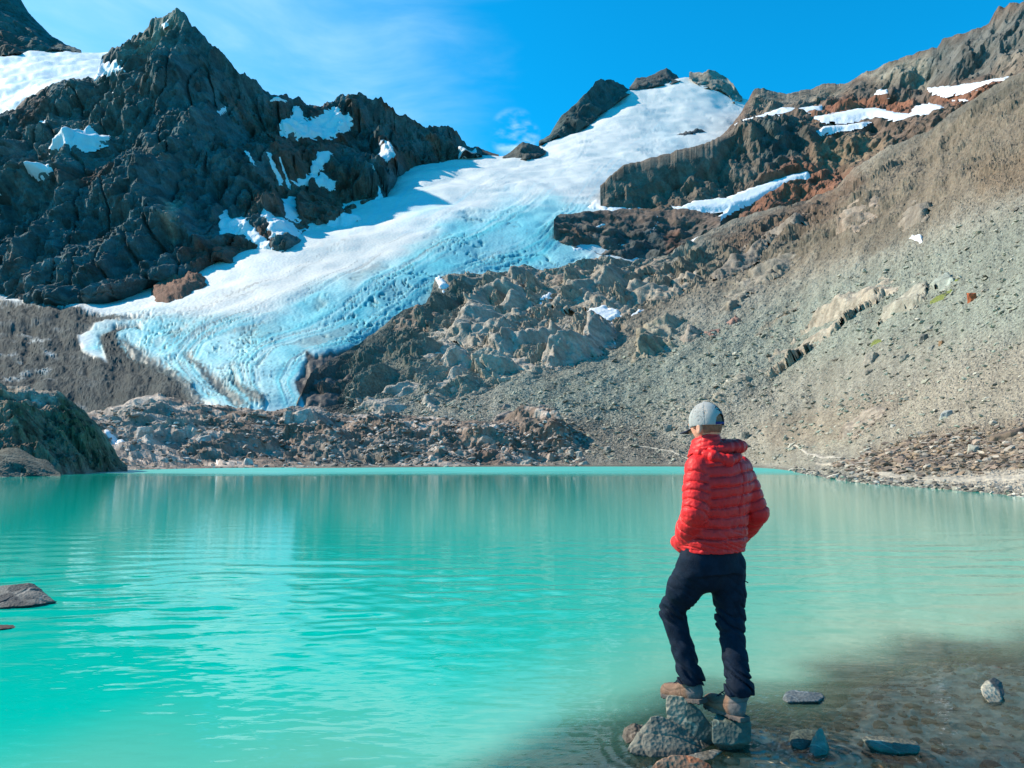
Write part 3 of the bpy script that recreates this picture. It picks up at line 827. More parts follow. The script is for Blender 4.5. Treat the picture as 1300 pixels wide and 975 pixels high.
# ---- right-hand massif ---------------------------------------------------------
mb = [(700, 279), (712, 273), (740, 268), (765, 266), (780, 268), (830, 268), (870, 268), (910, 270), (1000, 262), (1100, 250), (1200, 220), (1450, 120)]
RM = Sheet(762, 1450, [
    [(762, 262, 900), (800, 268, 880), (850, 276, 840), (905, 292, 800), (960, 285, 830), (1030, 268, 850), (1100, 235, 830), (1200, 170, 800), (1300, 110, 760), (1450, 20, 700)],
    [(762, 254, 900), (800, 260, 890), (850, 262, 880), (900, 254, 900), (960, 240, 920), (1030, 222, 930), (1100, 205, 900), (1200, 160, 850), (1300, 100, 800), (1450, 10, 740)],
    [(762, 245, 905), (768, 225, 920), (780, 212, 930), (800, 205, 945), (850, 193, 960), (900, 178, 980), (940, 165, 1000), (970, 155, 1020), (1000, 150, 1040), (1050, 160, 1020), (1100, 160, 1000), (1200, 140, 950), (1300, 95, 880), (1450, 0, 800)],
    [(762, 246, 960), (780, 215, 980), (850, 197, 1050), (900, 183, 1080), (932, 161, 1200), (965, 147, 1220), (1000, 140, 1230), (1050, 136, 1220), (1100, 140, 1180), (1200, 125, 1080), (1250, 108, 1030), (1300, 88, 980), (1450, -10, 900)],
    [(762, 250, 1000), (780, 220, 1050), (850, 203, 1100), (900, 188, 1150), (930, 158, 1350), (945, 140, 1380), (965, 125, 1400), (1000, 126, 1400), (1050, 122, 1380), (1100, 112, 1330), (1170, 110, 1230), (1250, 95, 1120), (1300, 75, 1060), (1450, -30, 980)],
    [(762, 252, 1050), (780, 224, 1100), (850, 207, 1150), (900, 192, 1200), (930, 156, 1400), (938, 146, 1420), (948, 130, 1430), (958, 113, 1450), (968, 112, 1450), (985, 116, 1460), (1003, 119, 1460), (1025, 113, 1450), (1045, 107, 1440), (1060, 106, 1430),
     (1075, 104, 1410), (1095, 93, 1380), (1115, 86, 1350), (1130, 78, 1320), (1158, 70, 1290), (1165, 64, 1280), (1190, 60, 1260), (1196, 50, 1250), (1225, 41, 1220), (1255, 31, 1190), (1262, 15, 1180), (1268, 7, 1175), (1276, 10, 1170), (1282, 2, 1160),
     (1295, 3, 1150), (1310, -6, 1140), (1450, -70, 1050)],
], 1.5, 4)
ps = RM.px_size
D, v1, v2 = craggy(RM.P0, ps, 34, 10, .5, .5, (1, 1, .5), -.15, 21)
rr = smooth(RM.PX, 905, 945)          # left of this the upper rows hide behind the buttress
D2 = chisel(RM.P0, ps, (40, 18, 8, 4), (.9, 1.1, 1.3, 1.3), (2.4, 2.6, 2.2, 1.5), (-.2, .2, -.1, .2), 21.0, .12) * 1.5
D = D * .45
RM.lowD = D * 0.15
RM.D = (D + D2 * .7 * RM.crest) * (0.2 + .8 * RM.crest); RM.D[RM.nv:] *= .2
RM.D *= np.clip(np.arange(RM.PX.shape[0]) / 14.0, .1, 1)[:, None]
RM.flatten(snow_of('RM')); RM.jag(5, 2)
RM.dir = np.array([-.25, -.85, .40])
brown = (0.17, 0.12, 0.09); rred = (0.25, 0.105, 0.06); tan = (0.24, 0.215, 0.17)
RM.zones(brown, [
    ((0.15, 0.13, 0.105), [(755, 255), (770, 215), (850, 190), (990, 150), (1010, 215), (900, 258)], 10, .9),
    ((0.075, 0.095, 0.09), [(960, 155), (1010, 150), (1030, 175), (1000, 215), (970, 210)], 10, .8),
    ((0.26, 0.19, 0.12), [(1030, 185), (1100, 165), (1130, 180), (1080, 205), (1035, 208)], 10, .7),
    (rred, [(1000, 205), (1080, 212), (1060, 260), (930, 290), (960, 240)], 12, .8),
    (rred, [(1020, 140), (1060, 125), (1110, 120), (1160, 125), (1155, 145), (1060, 145)], 6, .95),
    (rred, [(1180, 118), (1240, 108), (1300, 95), (1290, 115), (1210, 140)], 8, .8),
    ((0.10, 0.095, 0.085), [(1080, 102), (1170, 105), (1175, 122), (1120, 120), (1080, 115)], 6, .8),
    (tan, [(960, 112), (1080, 105), (1050, 130), (950, 145)], 8, .7),
    ((0.27, 0.25, 0.2), [(1090, 95), (1150, 75), (1200, 60), (1180, 100), (1130, 108)], 8, .9),
    ((0.13, 0.14, 0.13), [(1180, 60), (1240, 40), (1310, 0), (1320, 60), (1250, 95), (1180, 105)], 8, .8),
    ((0.24, 0.20, 0.155), [(1270, 70), (1320, 55), (1320, 90), (1260, 100)], 5, .7)], 7)
RM.col = RM.col * (1 + .5 * (v1 - .5) + .4 * (v2 - .5) + .3 * fbm(RM.P0 / 25, 3))[..., None]
tag(RM.build('mountain', MAT_FAR, smooth_shade=False), 'brown and reddish mountain massif with snow strips right of the snow summit', 'mountain', kind='structure')

# ---- dark outcrop at the right edge of the blue ice -----------------------------
db = [(704, 284), (712, 295), (725, 302), (738, 313), (752, 312), (765, 326), (800, 334), (850, 325), (880, 310), (905, 292), (914, 278)]
DR = Sheet(703, 914, [
    [(703, 300, 740), (740, 325, 720), (765, 340, 700), (800, 345, 700), (850, 335, 720), (914, 290, 760)],
    [(x, y, 745 - (y - 280) * .5) for x, y in db],
    [(703, 281, 750), (715, 284, 770), (760, 292, 770), (830, 290, 780), (880, 290, 790), (914, 276, 800)],
    [(703, 279, 755), (707, 273, 780), (713, 271, 790), (735, 270, 800), (762, 267, 820), (790, 265, 840), (830, 267, 840), (870, 265, 840), (905, 271, 830), (914, 275, 820)],
], 1.3, 4)
ps = DR.px_size
D, v1, v2 = craggy(DR.P0, ps, 26, 8, .6, .5, (1, 1, .6), .1, 31)
DR.lowD = D * .2
DR.D = D * (.25 + .75 * DR.crest); DR.D[DR.nv:] *= .2
DR.flatten(snow_of('DR')); DR.jag(3, 3)
DR.zones((0.125, 0.11, 0.095), [((0.07, 0.085, 0.085), [(785, 295), (845, 290), (850, 325), (790, 330)], 6, .8), ((0.16, 0.08, 0.055), [(845, 292), (863, 292), (863, 315), (846, 318)], 4, .8),
         ((0.18, 0.12, 0.09), [(740, 262), (914, 262), (914, 285), (760, 280)], 6, .7), ((0.18, 0.1, 0.07), [(703, 285), (735, 290), (760, 315), (735, 318)], 4, .6)], 6)
DR.col *= (1 + .5 * (v1 - .5) + .4 * (v2 - .5))[..., None]
tag(DR.build('rock_outcrop', MAT_FAR), 'dark brown outcrop between the blue ice edge and the brown buttress', 'rock outcrop')

# ---- the great slope on the right, down to the water ----------------------------
wl = [(376, 595.5), (440, 594.5), (640, 592.5), (860, 592.3), (960, 593.5), (985, 595), (1000, 597), (1012, 600), (1025, 604), (1050, 609), (1090, 614), (1130, 617.5), (1200, 622), (1260, 628), (1300, 633), (1450, 662)]
wY = [float(on_plane(x, y)[1]) for x, y in wl]
SL = Sheet(376, 1450, [
    skirt_row(wl, .8),
    [(x, y, Y) for (x, y), Y in zip(wl, wY)],
    [(440, 588, 262), (640, 586, 258), (860, 586, 255), (960, 587, 235), (1000, 590, 165), (1015, 592, 125), (1050, 594, 96), (1100, 597, 68), (1200, 602, 52), (1300, 606, 44), (1450, 620, 30)],
    [(440, 565, 300), (650, 562, 290), (870, 560, 285), (950, 572, 250), (1000, 576, 205), (1060, 574, 150), (1100, 571, 110), (1200, 562, 80), (1300, 552, 64), (1450, 540, 48)],
    [(376, 545, 325), (440, 530, 345), (550, 525, 345), (650, 520, 335), (800, 515, 335), (1000, 505, 290), (1100, 490, 210), (1200, 465, 160), (1300, 440, 130), (1450, 410, 95)],
    [(376, 532, 340), (400, 512, 368), (440, 490, 395), (550, 455, 420), (650, 450, 425), (800, 440, 435), (1000, 390, 420), (1100, 350, 360), (1200, 310, 300), (1300, 265, 250), (1450, 210, 190)],
    [(376, 522, 350), (400, 488, 398), (440, 465, 440), (500, 430, 480), (550, 395, 530), (650, 385, 540), (800, 375, 570), (900, 345, 600), (1000, 310, 580), (1100, 250, 500), (1200, 205, 430), (1300, 160, 360), (1450, 90, 300)],
    [(376, 514, 354), (382, 500, 366), (388, 484, 384), (398, 468, 410), (412, 459, 430), (430, 452, 446), (450, 440, 462), (480, 420, 500), (500, 402, 515), (515, 392, 535), (545, 380, 560), (552, 352, 600), (575, 347, 612), (620, 346, 620), (650, 344, 620), (665, 338, 625), (690, 342, 625), (720, 336, 640), (748, 331, 650), (765, 325, 660), (800, 332, 665), (840, 324, 685), (870, 311, 705), (905, 290, 735),
     (930, 278, 750), (965, 268, 765), (1030, 252, 780), (1060, 240, 775), (1080, 217, 740), (1130, 184, 660), (1170, 170, 600), (1200, 149, 560), (1225, 133, 530), (1250, 114, 500), (1300, 88, 460), (1450, -5, 380)],
], 1.5, 9)
ps = SL.px_size
SL.dir = np.array([-.45, -.45, .77])
fall = rot_z(SL.P0, radians(38))
sp = fall / np.array([1, 1, 1])
pn = SL.P0 / ps[..., None]          # per-pixel noise space
med = float(np.median(ps))
gul = fbm(np.stack([fall[..., 0] / 17, fall[..., 1] / 120, fall[..., 2] / 200], -1), 4)
streaks = fbm(np.stack([fall[..., 0] / (9 * ps), fall[..., 1] / (90 * ps), fall[..., 2] * 0], -1), 3)
D = gul * 4.2 * smooth(ps, 0.08, .5)
D = D + fbm(SL.P0 / 12.0, 4) * 1.4 * smooth(ps, 0.05, .4)
fine = np.zeros(ps.shape); bl_ = np.zeros(ps.shape)
for kk, sc in enumerate((0.12, 0.25, 0.5, 1.0, 2.0)):      # stone size follows what the distance can show
    w = np.clip(1 - np.abs(np.log2(ps * 3.0 / sc)), 0, 1)
    if w.max() > 0:
        h, v, e = facets(SL.P0 / sc + 5, 1.0)
        fine += w * h * sc * .42; bl_ += w * (v - .5)
D = D + fine + crag(SL.P0 / (12 * ps[..., None]), 3) * 2.6 * ps
bare = smooth(poly_sd(SL.PX + fbm(SL.P0/30, 3) * 30, SL.PY, [(880, 310), (1060, 235), (1300, 80), (1450, -20), (1450, 150), (1300, 215), (1200, 250), (1060, 310), (950, 345), (820, 350)]), -20, 25)
Dc = chisel(SL.P0, ps, (52, 24, 11, 5), (.9, .95, .95, .9), (.34, .36, .4, .6), (.55, .7, .5, .6), 51.0, .12) * ps / ps.mean()
CENTRE = [(380, 520), (400, 460), (470, 445), (550, 370), (600, 345), (765, 322), (900, 300), (900, 360), (800, 400), (780, 440), (680, 480), (560, 505)]
centre = smooth(poly_sd(SL.PX, SL.PY, CENTRE), -10, 14)
D = D + Dc * np.maximum(bare * .6 * smooth(fbm(SL.P0 / 40 + 8, 3), -.4, .1), centre * .9 * smooth(fbm(SL.P0 / 25 + 4, 3), -.35, .1))
SL.lowD = gul * 4.2 * smooth(ps, 0.08, .5)
SL.D = D * (0.35 + .65 * SL.crest); SL.D[SL.nv:] *= .2
SL.flatten(snow_of('SL')); SL.jag(2.5, 4)
nearw = smooth(SL.PY - np.interp(SL.PX, [w[0] for w in wl], [w[1] for w in wl]), -8, -1)
SL.D = SL.D * (1 - nearw)
grn = (0.315, 0.335, 0.27)
SL.zones((0.35, 0.325, 0.26), [
    ((0.27, 0.215, 0.155), [(820, 350), (1060, 235), (1300, 80), (1460, -30), (1460, 200), (1300, 235), (1150, 300), (1000, 350), (880, 380), (700, 480)], 25, .9),
    ((0.20, 0.125, 0.085), [(900, 300), (1060, 240), (1080, 215), (1100, 230), (1030, 290), (930, 320)], 12, .75),
    ((0.13, 0.13, 0.11), [(1130, 185), (1250, 115), (1300, 90), (1300, 115), (1200, 160), (1120, 205)], 10, .6),
    ((0.27, 0.19, 0.12), [(1230, 215), (1320, 175), (1320, 235), (1250, 250)], 12, .6),
    ((0.20, 0.17, 0.125), [(1000, 300), (1150, 270), (1220, 250), (1160, 300), (1000, 340), (930, 370)], 15, .6),
    (grn, [(900, 420), (1050, 355), (1200, 305), (1450, 220), (1450, 420), (1150, 430), (1000, 470), (800, 530), (650, 540), (640, 490), (780, 450)], 25, .85),
    ((0.34, 0.24, 0.16), [(960, 425), (985, 400), (1015, 385), (1010, 392), (980, 412)], 4, .7),
    ((0.42, 0.36, 0.27), [(1050, 520), (1300, 440), (1450, 420), (1450, 560), (1300, 555), (1050, 570), (950, 560)], 25, .8),
    ((0.30, 0.215, 0.145), [(1090, 575), (1200, 545), (1310, 530), (1310, 600), (1200, 598), (1120, 600)], 10, .55),
    ((0.28, 0.22, 0.16), [(950, 540), (1060, 510), (1150, 500), (1120, 540), (1000, 575)], 10, .5),
    ((0.52, 0.45, 0.35), [(1085, 598), (1200, 603), (1300, 590), (1450, 570), (1450, 660), (1300, 622), (1200, 618), (1100, 610)], 5, .85),
    ((0.12, 0.10, 0.085), [(370, 520), (385, 480), (400, 450), (450, 435), (470, 460), (450, 500), (445, 535), (380, 535)], 8, .9),
    ((0.10, 0.12, 0.11), [(500, 405), (520, 385), (560, 372), (610, 378), (600, 392), (550, 394), (512, 400)], 5, .9),
    ((0.16, 0.165, 0.135), [(450, 440), (500, 405), (560, 400), (520, 430), (460, 470)], 10, .7),
    ((0.19, 0.19, 0.15), [(430, 440), (560, 360), (640, 345), (560, 430), (500, 520), (430, 530)], 15, .8),
    ((0.44, 0.35, 0.26), [(640, 350), (820, 335), (860, 350), (700, 440), (560, 500), (560, 420)], 20, .8),
    ((0.22, 0.20, 0.165), [(430, 540), (760, 530), (900, 575), (900, 600), (430, 600)], 10, .6)], 12)
SL.col = SL.col * .84 * (1 - .10 * bare)[..., None]
SL.col = SL.col * (1 + .75 * bl_ + .25 * fbm(SL.P0 / 18, 4) + .2 * gul + .35 * streaks)[..., None]
SL.col = SL.col * (1 - .3 * smooth(nearw, .8, 1))[..., None]
tag(SL.build('scree_slope', MAT_SCREE, smooth_shade=False), 'long grey-green scree slope falling from the right ridge to the lake shore', 'slope', kind='structure')

# outcrops breaking through the slope
def rock_col(c, k=.5):
    c = tuple(np.array(c) * 1.0)

    def f(P0, ps, X, Y, sd):
        s = float(ps.mean())
        return np.array(c) * (1 + k * (facets(P0 / (9 * s))[1] - .5) + .4 * fbm(P0 / (14 * s), 4))[..., None]
    return f

def rock_noise(big, amp, tilt=.6, an=(1, 1, 1), seed=0):
    def f(P0, ps):
        k = 1 / 2.4 if an[2] < 1 else .8
        return chisel(P0, ps, (big * 1.9, big * .9, big * .42, big * .18), np.array((.75, .66, .52, .45)) * (amp / big) * 3.6, (k, k, k * 1.2, .8), (.55, .45, .7, .5), seed, .15)
    return f

OUT = [
    ([(448, 520), (455, 490), (470, 470), (490, 466), (520, 480), (548, 500), (560, 522), (520, 530), (480, 528)], 12, 8, (0.40, 0.345, 0.285), 22, 'grooved pale brown outcrop just right of the glacier foot', (1, 1, .6), -.5),
    ([(520, 455), (545, 440), (570, 432), (590, 440), (612, 462), (606, 484), (560, 495), (540, 490), (525, 475)], 22, 13, (0.47, 0.40, 0.33), 26, 'big sunlit rounded outcrop with a dark cracked right face', (1, 1, .7), -.6),
    ([(590, 455), (620, 445), (650, 452), (665, 462), (690, 455), (695, 468), (650, 478), (625, 482), (600, 470)], 16, 10, (0.42, 0.37, 0.29), 20, 'angular pale outcrop with a shaded cliff facing the scree', (1, 1, .7), -.6),
    ([(500, 410), (520, 398), (545, 394), (560, 400), (548, 412), (515, 420), (500, 422)], 9, 7, (0.26, 0.205, 0.16), 14, 'small brown rock hump beside the dark hollow at the ice edge', (1, 1, 1), -.3),
    ([(515, 450), (545, 425), (575, 410), (590, 390), (620, 362), (660, 360), (680, 380), (665, 410), (640, 432), (600, 440), (560, 432)], 16, 11, (0.39, 0.335, 0.27), 26, 'broad broken outcrop of tan slabs below the ice edge', (1, 1, .7), -.7),
    ([(562, 352), (600, 348), (650, 347), (672, 340), (690, 345), (680, 372), (640, 366), (600, 372), (565, 368)], 10, 9, (0.32, 0.27, 0.22), 22, 'dark topped rock band right under the blue ice lip', (1, 1, .8), -.3),
    ([(640, 415), (665, 398), (700, 402), (750, 412), (780, 416), (785, 430), (760, 448), (735, 460), (690, 472), (650, 460), (610, 448)], 20, 12, (0.40, 0.345, 0.285), 26, 'long humped outcrop below the bright snow patch', (1, 1, .7), -.7),
    ([(690, 395), (690, 372), (712, 358), (760, 345), (800, 340), (850, 350), (895, 345), (880, 362), (830, 385), (800, 398), (770, 396), (740, 390)], 15, 11, (0.36, 0.305, 0.24), 26, 'rumpled brown outcrop above the bright snow patch', (1, 1, .7), -.7),
    ([(690, 350), (720, 338), (765, 327), (800, 333), (840, 326), (870, 335), (830, 350), (760, 348), (705, 362)], 8, 8, (0.33, 0.26, 0.20), 20, 'ledge of brown rock under the dark outcrop', (1, 1, .8), -.3),
    ([(795, 455), (812, 425), (840, 408), (862, 402), (875, 408), (850, 440), (835, 450), (805, 460)], 14, 8, (0.32, 0.28, 0.21), 20, 'smooth leaning pale outcrop alone in the scree, its right side dark', (1, 1, .6), -.8),
    ([(852, 440), (870, 422), (885, 418), (892, 428), (872, 440)], 8, 4, (0.32, 0.27, 0.22), 14, 'small rounded tan outcrop next to the leaning pale one', (1, 1, 1), -.8),
    ([(893, 420), (905, 412), (925, 404), (938, 400), (940, 408), (925, 415), (900, 428)], 6, 4, (0.36, 0.21, 0.165), 12, 'pinkish red outcrop strip on the upper scree', (1, 1, 1), -.8),
    ([(960, 480), (975, 455), (1010, 430), (1050, 398), (1085, 372), (1120, 352), (1145, 352), (1146, 364), (1115, 382), (1085, 402), (1060, 425), (1020, 452), (985, 474)], 9, 6, (0.40, 0.34, 0.26), 20, 'long pale diagonal outcrop across the middle of the scree slope', (1, 1, .7), -.9),
    ([(1112, 415), (1120, 390), (1140, 370), (1165, 358), (1178, 362), (1178, 378), (1160, 395), (1135, 408)], 9, 6, (0.36, 0.33, 0.26), 18, 'ribbed pale outcrop at the upper right end of the diagonal one', (1, 1, .7), -.9),
    ([(1180, 365), (1185, 352), (1205, 350), (1215, 362), (1195, 372)], 4, 2, (0.34, 0.36, 0.30), 10, 'smooth greenish slab outcrop beside the moss patch', (1, 1, 1), -.9),
    ([(1060, 290), (1075, 265), (1100, 248), (1120, 252), (1112, 275), (1090, 298), (1070, 302)], 9, 7, (0.33, 0.26, 0.20), 20, 'brown bulging outcrop high on the slope left of the tiny snow patch', (1, 1, .7), -.6),
    ([(1135, 285), (1150, 262), (1175, 250), (1185, 260), (1175, 285), (1155, 298)], 8, 6, (0.25, 0.21, 0.165), 18, 'tan bulge of rock above the tiny snow patch', (1, 1, .7), -.6),
    ([(900, 400), (925, 372), (960, 340), (1000, 318), (1020, 322), (1000, 345), (960, 370), (930, 395)], 9, 7, (0.27, 0.235, 0.185), 22, 'grooved brown ribs of rock in the middle of the high slope', (1, 1, .7), -.8),
    ([(900, 345), (930, 318), (965, 300), (1000, 280), (1030, 270), (1020, 290), (980, 312), (940, 345), (905, 360)], 9, 8, (0.25, 0.21, 0.17), 24, 'brown rock shoulder under the long lower snow strip', (1, 1, .7), -.8),
    ([(905, 505), (925, 488), (948, 472), (960, 468), (955, 482), (930, 500), (915, 512)], 4, 3, (0.33, 0.3, 0.23), 10, 'low pale rubble outcrop above and right of the cap', (1, 1, 1), -.8),
    ([(1060, 560), (1075, 535), (1110, 512), (1140, 505), (1125, 525), (1100, 545), (1080, 562)], 4, 4, (0.33, 0.27, 0.21), 12, 'blocky rust tinged outcrop above the right shore path', (1, 1, 1), -.8),
    ([(620, 540), (640, 520), (665, 512), (700, 515), (712, 525), (690, 538), (660, 548)], 6, 6, (0.26, 0.22, 0.19), 14, 'cluster of pale tilted slabs where the slope meets the far shore rocks', (1, 1, .8), -.4),
]
for k, (poly, amp, edge, c, big, lab, an, tilt) in enumerate(OUT):
    o = SL.patch('rock_outcrop', poly, MAT_MID, amp * (.35 if tilt > -.85 else .75), edge * (1 if tilt > -.85 else .6), SL.lowD, 6, rock_col(c), rock_noise(big, amp * .62, tilt, an, k * 7.1), 4)
    if o: tag(o, lab, 'rock outcrop', 'rock outcrops on the scree slope')

# ---- bedrock hummocks along the far shore -----------------------------------------
HB = [(-150, 600.5), (0, 600.5), (100, 600), (200, 596), (300, 594), (440, 593.5), (640, 592.3), (745, 592.3)]
HM = Sheet(-150, 745, [
    skirt_row(HB),
    [(x, y, float(on_plane(x, y)[1])) for x, y in HB],
    [(-150, 580, 190), (0, 580, 190), (120, 576, 195), (200, 572, 215), (300, 574, 225), (440, 572, 240), (640, 574, 252), (700, 580, 255), (745, 588, 258)],
    [(-150, 550, 235), (0, 548, 235), (150, 540, 240), (200, 535, 250), (300, 540, 260), (440, 548, 270), (560, 550, 275), (640, 552, 272), (720, 572, 272), (745, 586, 264)],
    [(-150, 520, 300), (100, 522, 300), (130, 520, 300), (150, 515, 305), (175, 505, 310), (200, 499, 312), (220, 504, 312), (250, 510, 315), (300, 518, 320), (345, 521, 322), (380, 517, 325), (395, 514, 325), (410, 517, 325), (435, 527, 325), (470, 524, 325), (520, 526, 325),
     (560, 530, 320), (600, 534, 315), (640, 530, 310), (665, 518, 305), (690, 515, 300), (705, 522, 295), (722, 540, 290), (735, 560, 280), (745, 582, 268)],
], 1.4, 5)
ps = HM.px_size
sq = rot_z(rot_y(HM.P0, .12), .2) * np.array([.45, .45, 1.6])
f1, v1, e1 = facets(sq / 7.0 + fbm(HM.P0 / 12, 3)[..., None] * .8, 1.8)
f2, v2, e2 = facets(sq / 2.3 + fbm(HM.P0 / 4, 2)[..., None] * .5, 1.6)
f3, v3, e3 = facets(HM.P0 / .9, 1.2)
hum = (ridged(HM.P0 * np.array([1, 1, 1.4]) / 30 + 2, 4) - .45) * 6.5
wshore = smooth(HM.PY - np.interp(HM.PX, [b[0] for b in HB], [b[1] for b in HB]), 0, -14)
HM.D = (hum * .9 + chisel(HM.P0, ps, (46, 22, 10, 4.5), (.45, .7, .95, 1.0), (.36, .4, .45, .7), (.15, -.1, .25, .1), 61.0, .12) * 1.15 + f2 * .2) * (.12 + .88 * wshore) * (.45 + .55 * HM.crest)
HM.lowD = hum * .4 * HM.crest
HM.D[HM.nv:] *= .2
HM.jag(3, 6, 8)
HM.dir = np.array([-.1, -.7, .7])
HM.zones((0.235, 0.17, 0.13), [((0.5, 0.44, 0.38), [(125, 515), (200, 500), (260, 530), (240, 590), (140, 590)], 20, .45), ((0.36, 0.31, 0.27), [(365, 530), (375, 517), (400, 512), (420, 535), (390, 540)], 5, .9),
                               ((0.17, 0.165, 0.14), [(410, 560), (560, 560), (600, 590), (380, 592)], 10, .7), ((0.19, 0.13, 0.1), [(560, 570), (650, 565), (660, 592), (540, 592)], 8, .8)], 10)
pale = smooth(v1, .55, .7) * .9 + smooth(v2, .8, .9) * .4
HM.col = HM.col + (np.array([0.62, 0.50, 0.41]) - HM.col) * np.clip(pale, 0, .9)[..., None] * (.35 + .65 * smooth(fbm(HM.P0 / 25 + 4, 3), -.25, .2))[..., None]
HM.col = HM.col * (1 + .45 * (v2 - .5) + .2 * (v3 - .5))[..., None]
tag(HM.build('bedrock_shore', MAT_SHORE, smooth_shade=False), 'rumpled dark bedrock with pale slabs along the far lake shore', 'shore', kind='structure')

# ---- dark knoll at the left edge ---------------------------------------------------
KB = [(-150, 607), (0, 604.5), (60, 603.5), (120, 600.5), (162, 598.5)]
KN = Sheet(-150, 162, [
    skirt_row(KB),
    [(x, y, float(on_plane(x, y)[1])) for x, y in KB],
    [(-150, 560, 82), (0, 560, 90), (60, 565, 96), (120, 572, 108), (150, 588, 122), (162, 597, 130)],
    [(-150, 500, 90), (0, 510, 98), (60, 520, 104), (100, 535, 112), (130, 558, 120), (150, 583, 126), (162, 596, 132)],
    [(-150, 478, 105), (-40, 482, 108), (0, 484, 110), (8, 490, 112), (22, 490, 113), (50, 494, 114), (72, 495, 116), (85, 502, 118), (97, 512, 120), (110, 525, 122), (122, 537, 124), (133, 552, 126), (143, 568, 128), (153, 583, 130), (162, 595, 134)],
], 1.3, 6)
ps = KN.px_size
_, v1, v2 = craggy(KN.P0, ps, 40, 12, .55, .5, (1, 1, 1), .5, 71)
D = crag(KN.P0 * np.array([1, .7, 1.3]) / 3.4 + 3, 6, .52) * 4.6 + (ridged(KN.P0 * np.array([1, .5, 2.2]) / 4.5, 3) - .45) * 1.6
wsh = smooth(KN.PY - np.interp(KN.PX, [b[0] for b in KB], [b[1] for b in KB]), 0, -10)
KN.D = D * (.1 + .9 * wsh) * (.2 + .8 * KN.crest); KN.D[KN.nv:] *= .2; KN.lowD = KN.D * .3
KN.jag(4, 7, 10)
KN.dir = np.array([.25, -.62, .55])
kmoss = smooth(fbm(KN.P0 / 1.6 + 5, 4), .0, .3); klich = smooth(fbm(KN.P0 / .7 + 25, 3), .2, .4)
KN.zones((0.19, 0.145, 0.11), [((0.30, 0.22, 0.16), [(-150, 470), (0, 480), (80, 494), (75, 520), (40, 528), (-150, 545)], 10, .85), ((0.34, 0.30, 0.26), [(20, 492), (75, 496), (70, 512), (30, 508)], 5, .6),
         ((0.085, 0.08, 0.045), [(75, 500), (100, 515), (155, 595), (120, 597), (85, 545)], 10, .7), ((0.07, 0.06, 0.04), [(50, 520), (80, 520), (95, 580), (60, 560)], 10, .4)], 9)
KN.col = KN.col + (np.array([.15, .135, .055]) - KN.col) * (kmoss * .25)[..., None]
KN.col = KN.col + (np.array([.26, .26, .22]) - KN.col) * (klich * .5)[..., None]
KN.col *= (1 + .8 * (v1 - .5) + .9 * (v2 - .5) + .6 * fbm(KN.P0 / 1.2, 4))[..., None]
tag(KN.build('rock_knoll', MAT_KNOLL, smooth_shade=False), 'dark mossy rock knoll rising from the lake at the left edge', 'rock knoll')
KS = Sheet(-150, 75, [
    [(-150, 612, 72), (0, 608, 76), (75, 607, 80)],
    [(-150, 606.5, 72), (0, 605.5, float(on_plane(0, 605.5)[1])), (75, 604.5, float(on_plane(0, 604.5)[1]))],
    [(-150, 580, 79), (0, 580, 81), (40, 585, 83), (60, 592, 84), (75, 602, 85)],
    [(-150, 566, 86), (0, 572, 87), (10, 568, 87), (22, 568, 87), (32, 573, 87), (45, 581, 87), (60, 584, 87), (68, 592, 86), (75, 601, 86)]], 1.3, 4)
D, v1, v2 = craggy(KS.P0, KS.px_size, 26, 6, .5, .5, (1, 1, 1), .5, 81)
KS.D = D * (.2 + .8 * KS.crest); KS.D[KS.nv:] *= .2
KS.col = np.array([.105, .11, .09]) * (1 + .5 * (v1 - .5) + .5 * (v2 - .5) + .4 * fbm(KS.P0, 3))[..., None]
tag(KS.build('rock_knoll', MAT_KNOLL, smooth_shade=False), 'small grey rock hump at the water in front of the dark knoll', 'rock knoll')

# ---- snow patches -------------------------------------------------------------------
for key, poly, lab in SNOW:
    s = {'LM': LM, 'RM': RM, 'GL': GL, 'DR': DR, 'SL': SL}[key]
    poly = np.asarray(poly, float)
    size = min(np.ptp(poly[:, 0]), np.ptp(poly[:, 1]))
    low = getattr(s, 'lowD', s.D)
    if s is GL: low = GL.D * .6
    e = max(1.2, min(5.0, size * .22))
    o = s.patch('snow_patch', poly, MAT_SNOW, {'LM': 1.2, 'SL': 3.0, 'RM': 4.0}.get(key, 1.5), e, low, min(4.0 if key != 'RM' else 1.6, size * .24), None, None, 2.5)
    if o: tag(o, lab, 'snow patch', 'snow patches on the mountains')

# snow apron under the mountain wall is part of the glacier: brighten it there

# ------------------------------------------------------------------ lake bed and water
BEDL = np.vstack([[[-9, 0.0], [-1.7, 3.0]], [on_plane(px, py)[:2] for px, py in ((420, 1020), (560, 1005), (700, 975), (790, 935), (880, 900), (960, 875), (1060, 855), (1160, 838), (1300, 806))], [[9.5, 9.5], [25, 14]]])


def shallow(x, y):
    """Metres (in plan) on the near side of the drop-off line; negative is deep water."""
    yl = np.interp(x, BEDL[:, 0], BEDL[:, 1]) + 0.25 * np.sin(x * 2.3) + 0.12 * np.sin(x * 5.1 + 1)
    return yl - y


def bed_z(x, y):
    s = shallow(x, y)
    return -0.045 - 0.15 * smooth(-s, -.7, 0.2) - np.clip(-s, 0, 6) * 0.35


def fan(x0, x1, y_top, y_bot, z=0.0, step=1.6):
    px = np.arange(x0, x1, step); py = np.arange(y_bot, y_top, -step)
    tail = []
    a = py[-1]
    PX, PY = np.meshgrid(px, py)
    P = on_plane(PX, PY, z)
    return PX, PY, P


def grid_quads(n, c):
    i = np.arange(n * c).reshape(n, c)
    return np.stack([i[:-1, :-1], i[:-1, 1:], i[1:, 1:], i[1:, :-1]], -1).reshape(-1, 4)


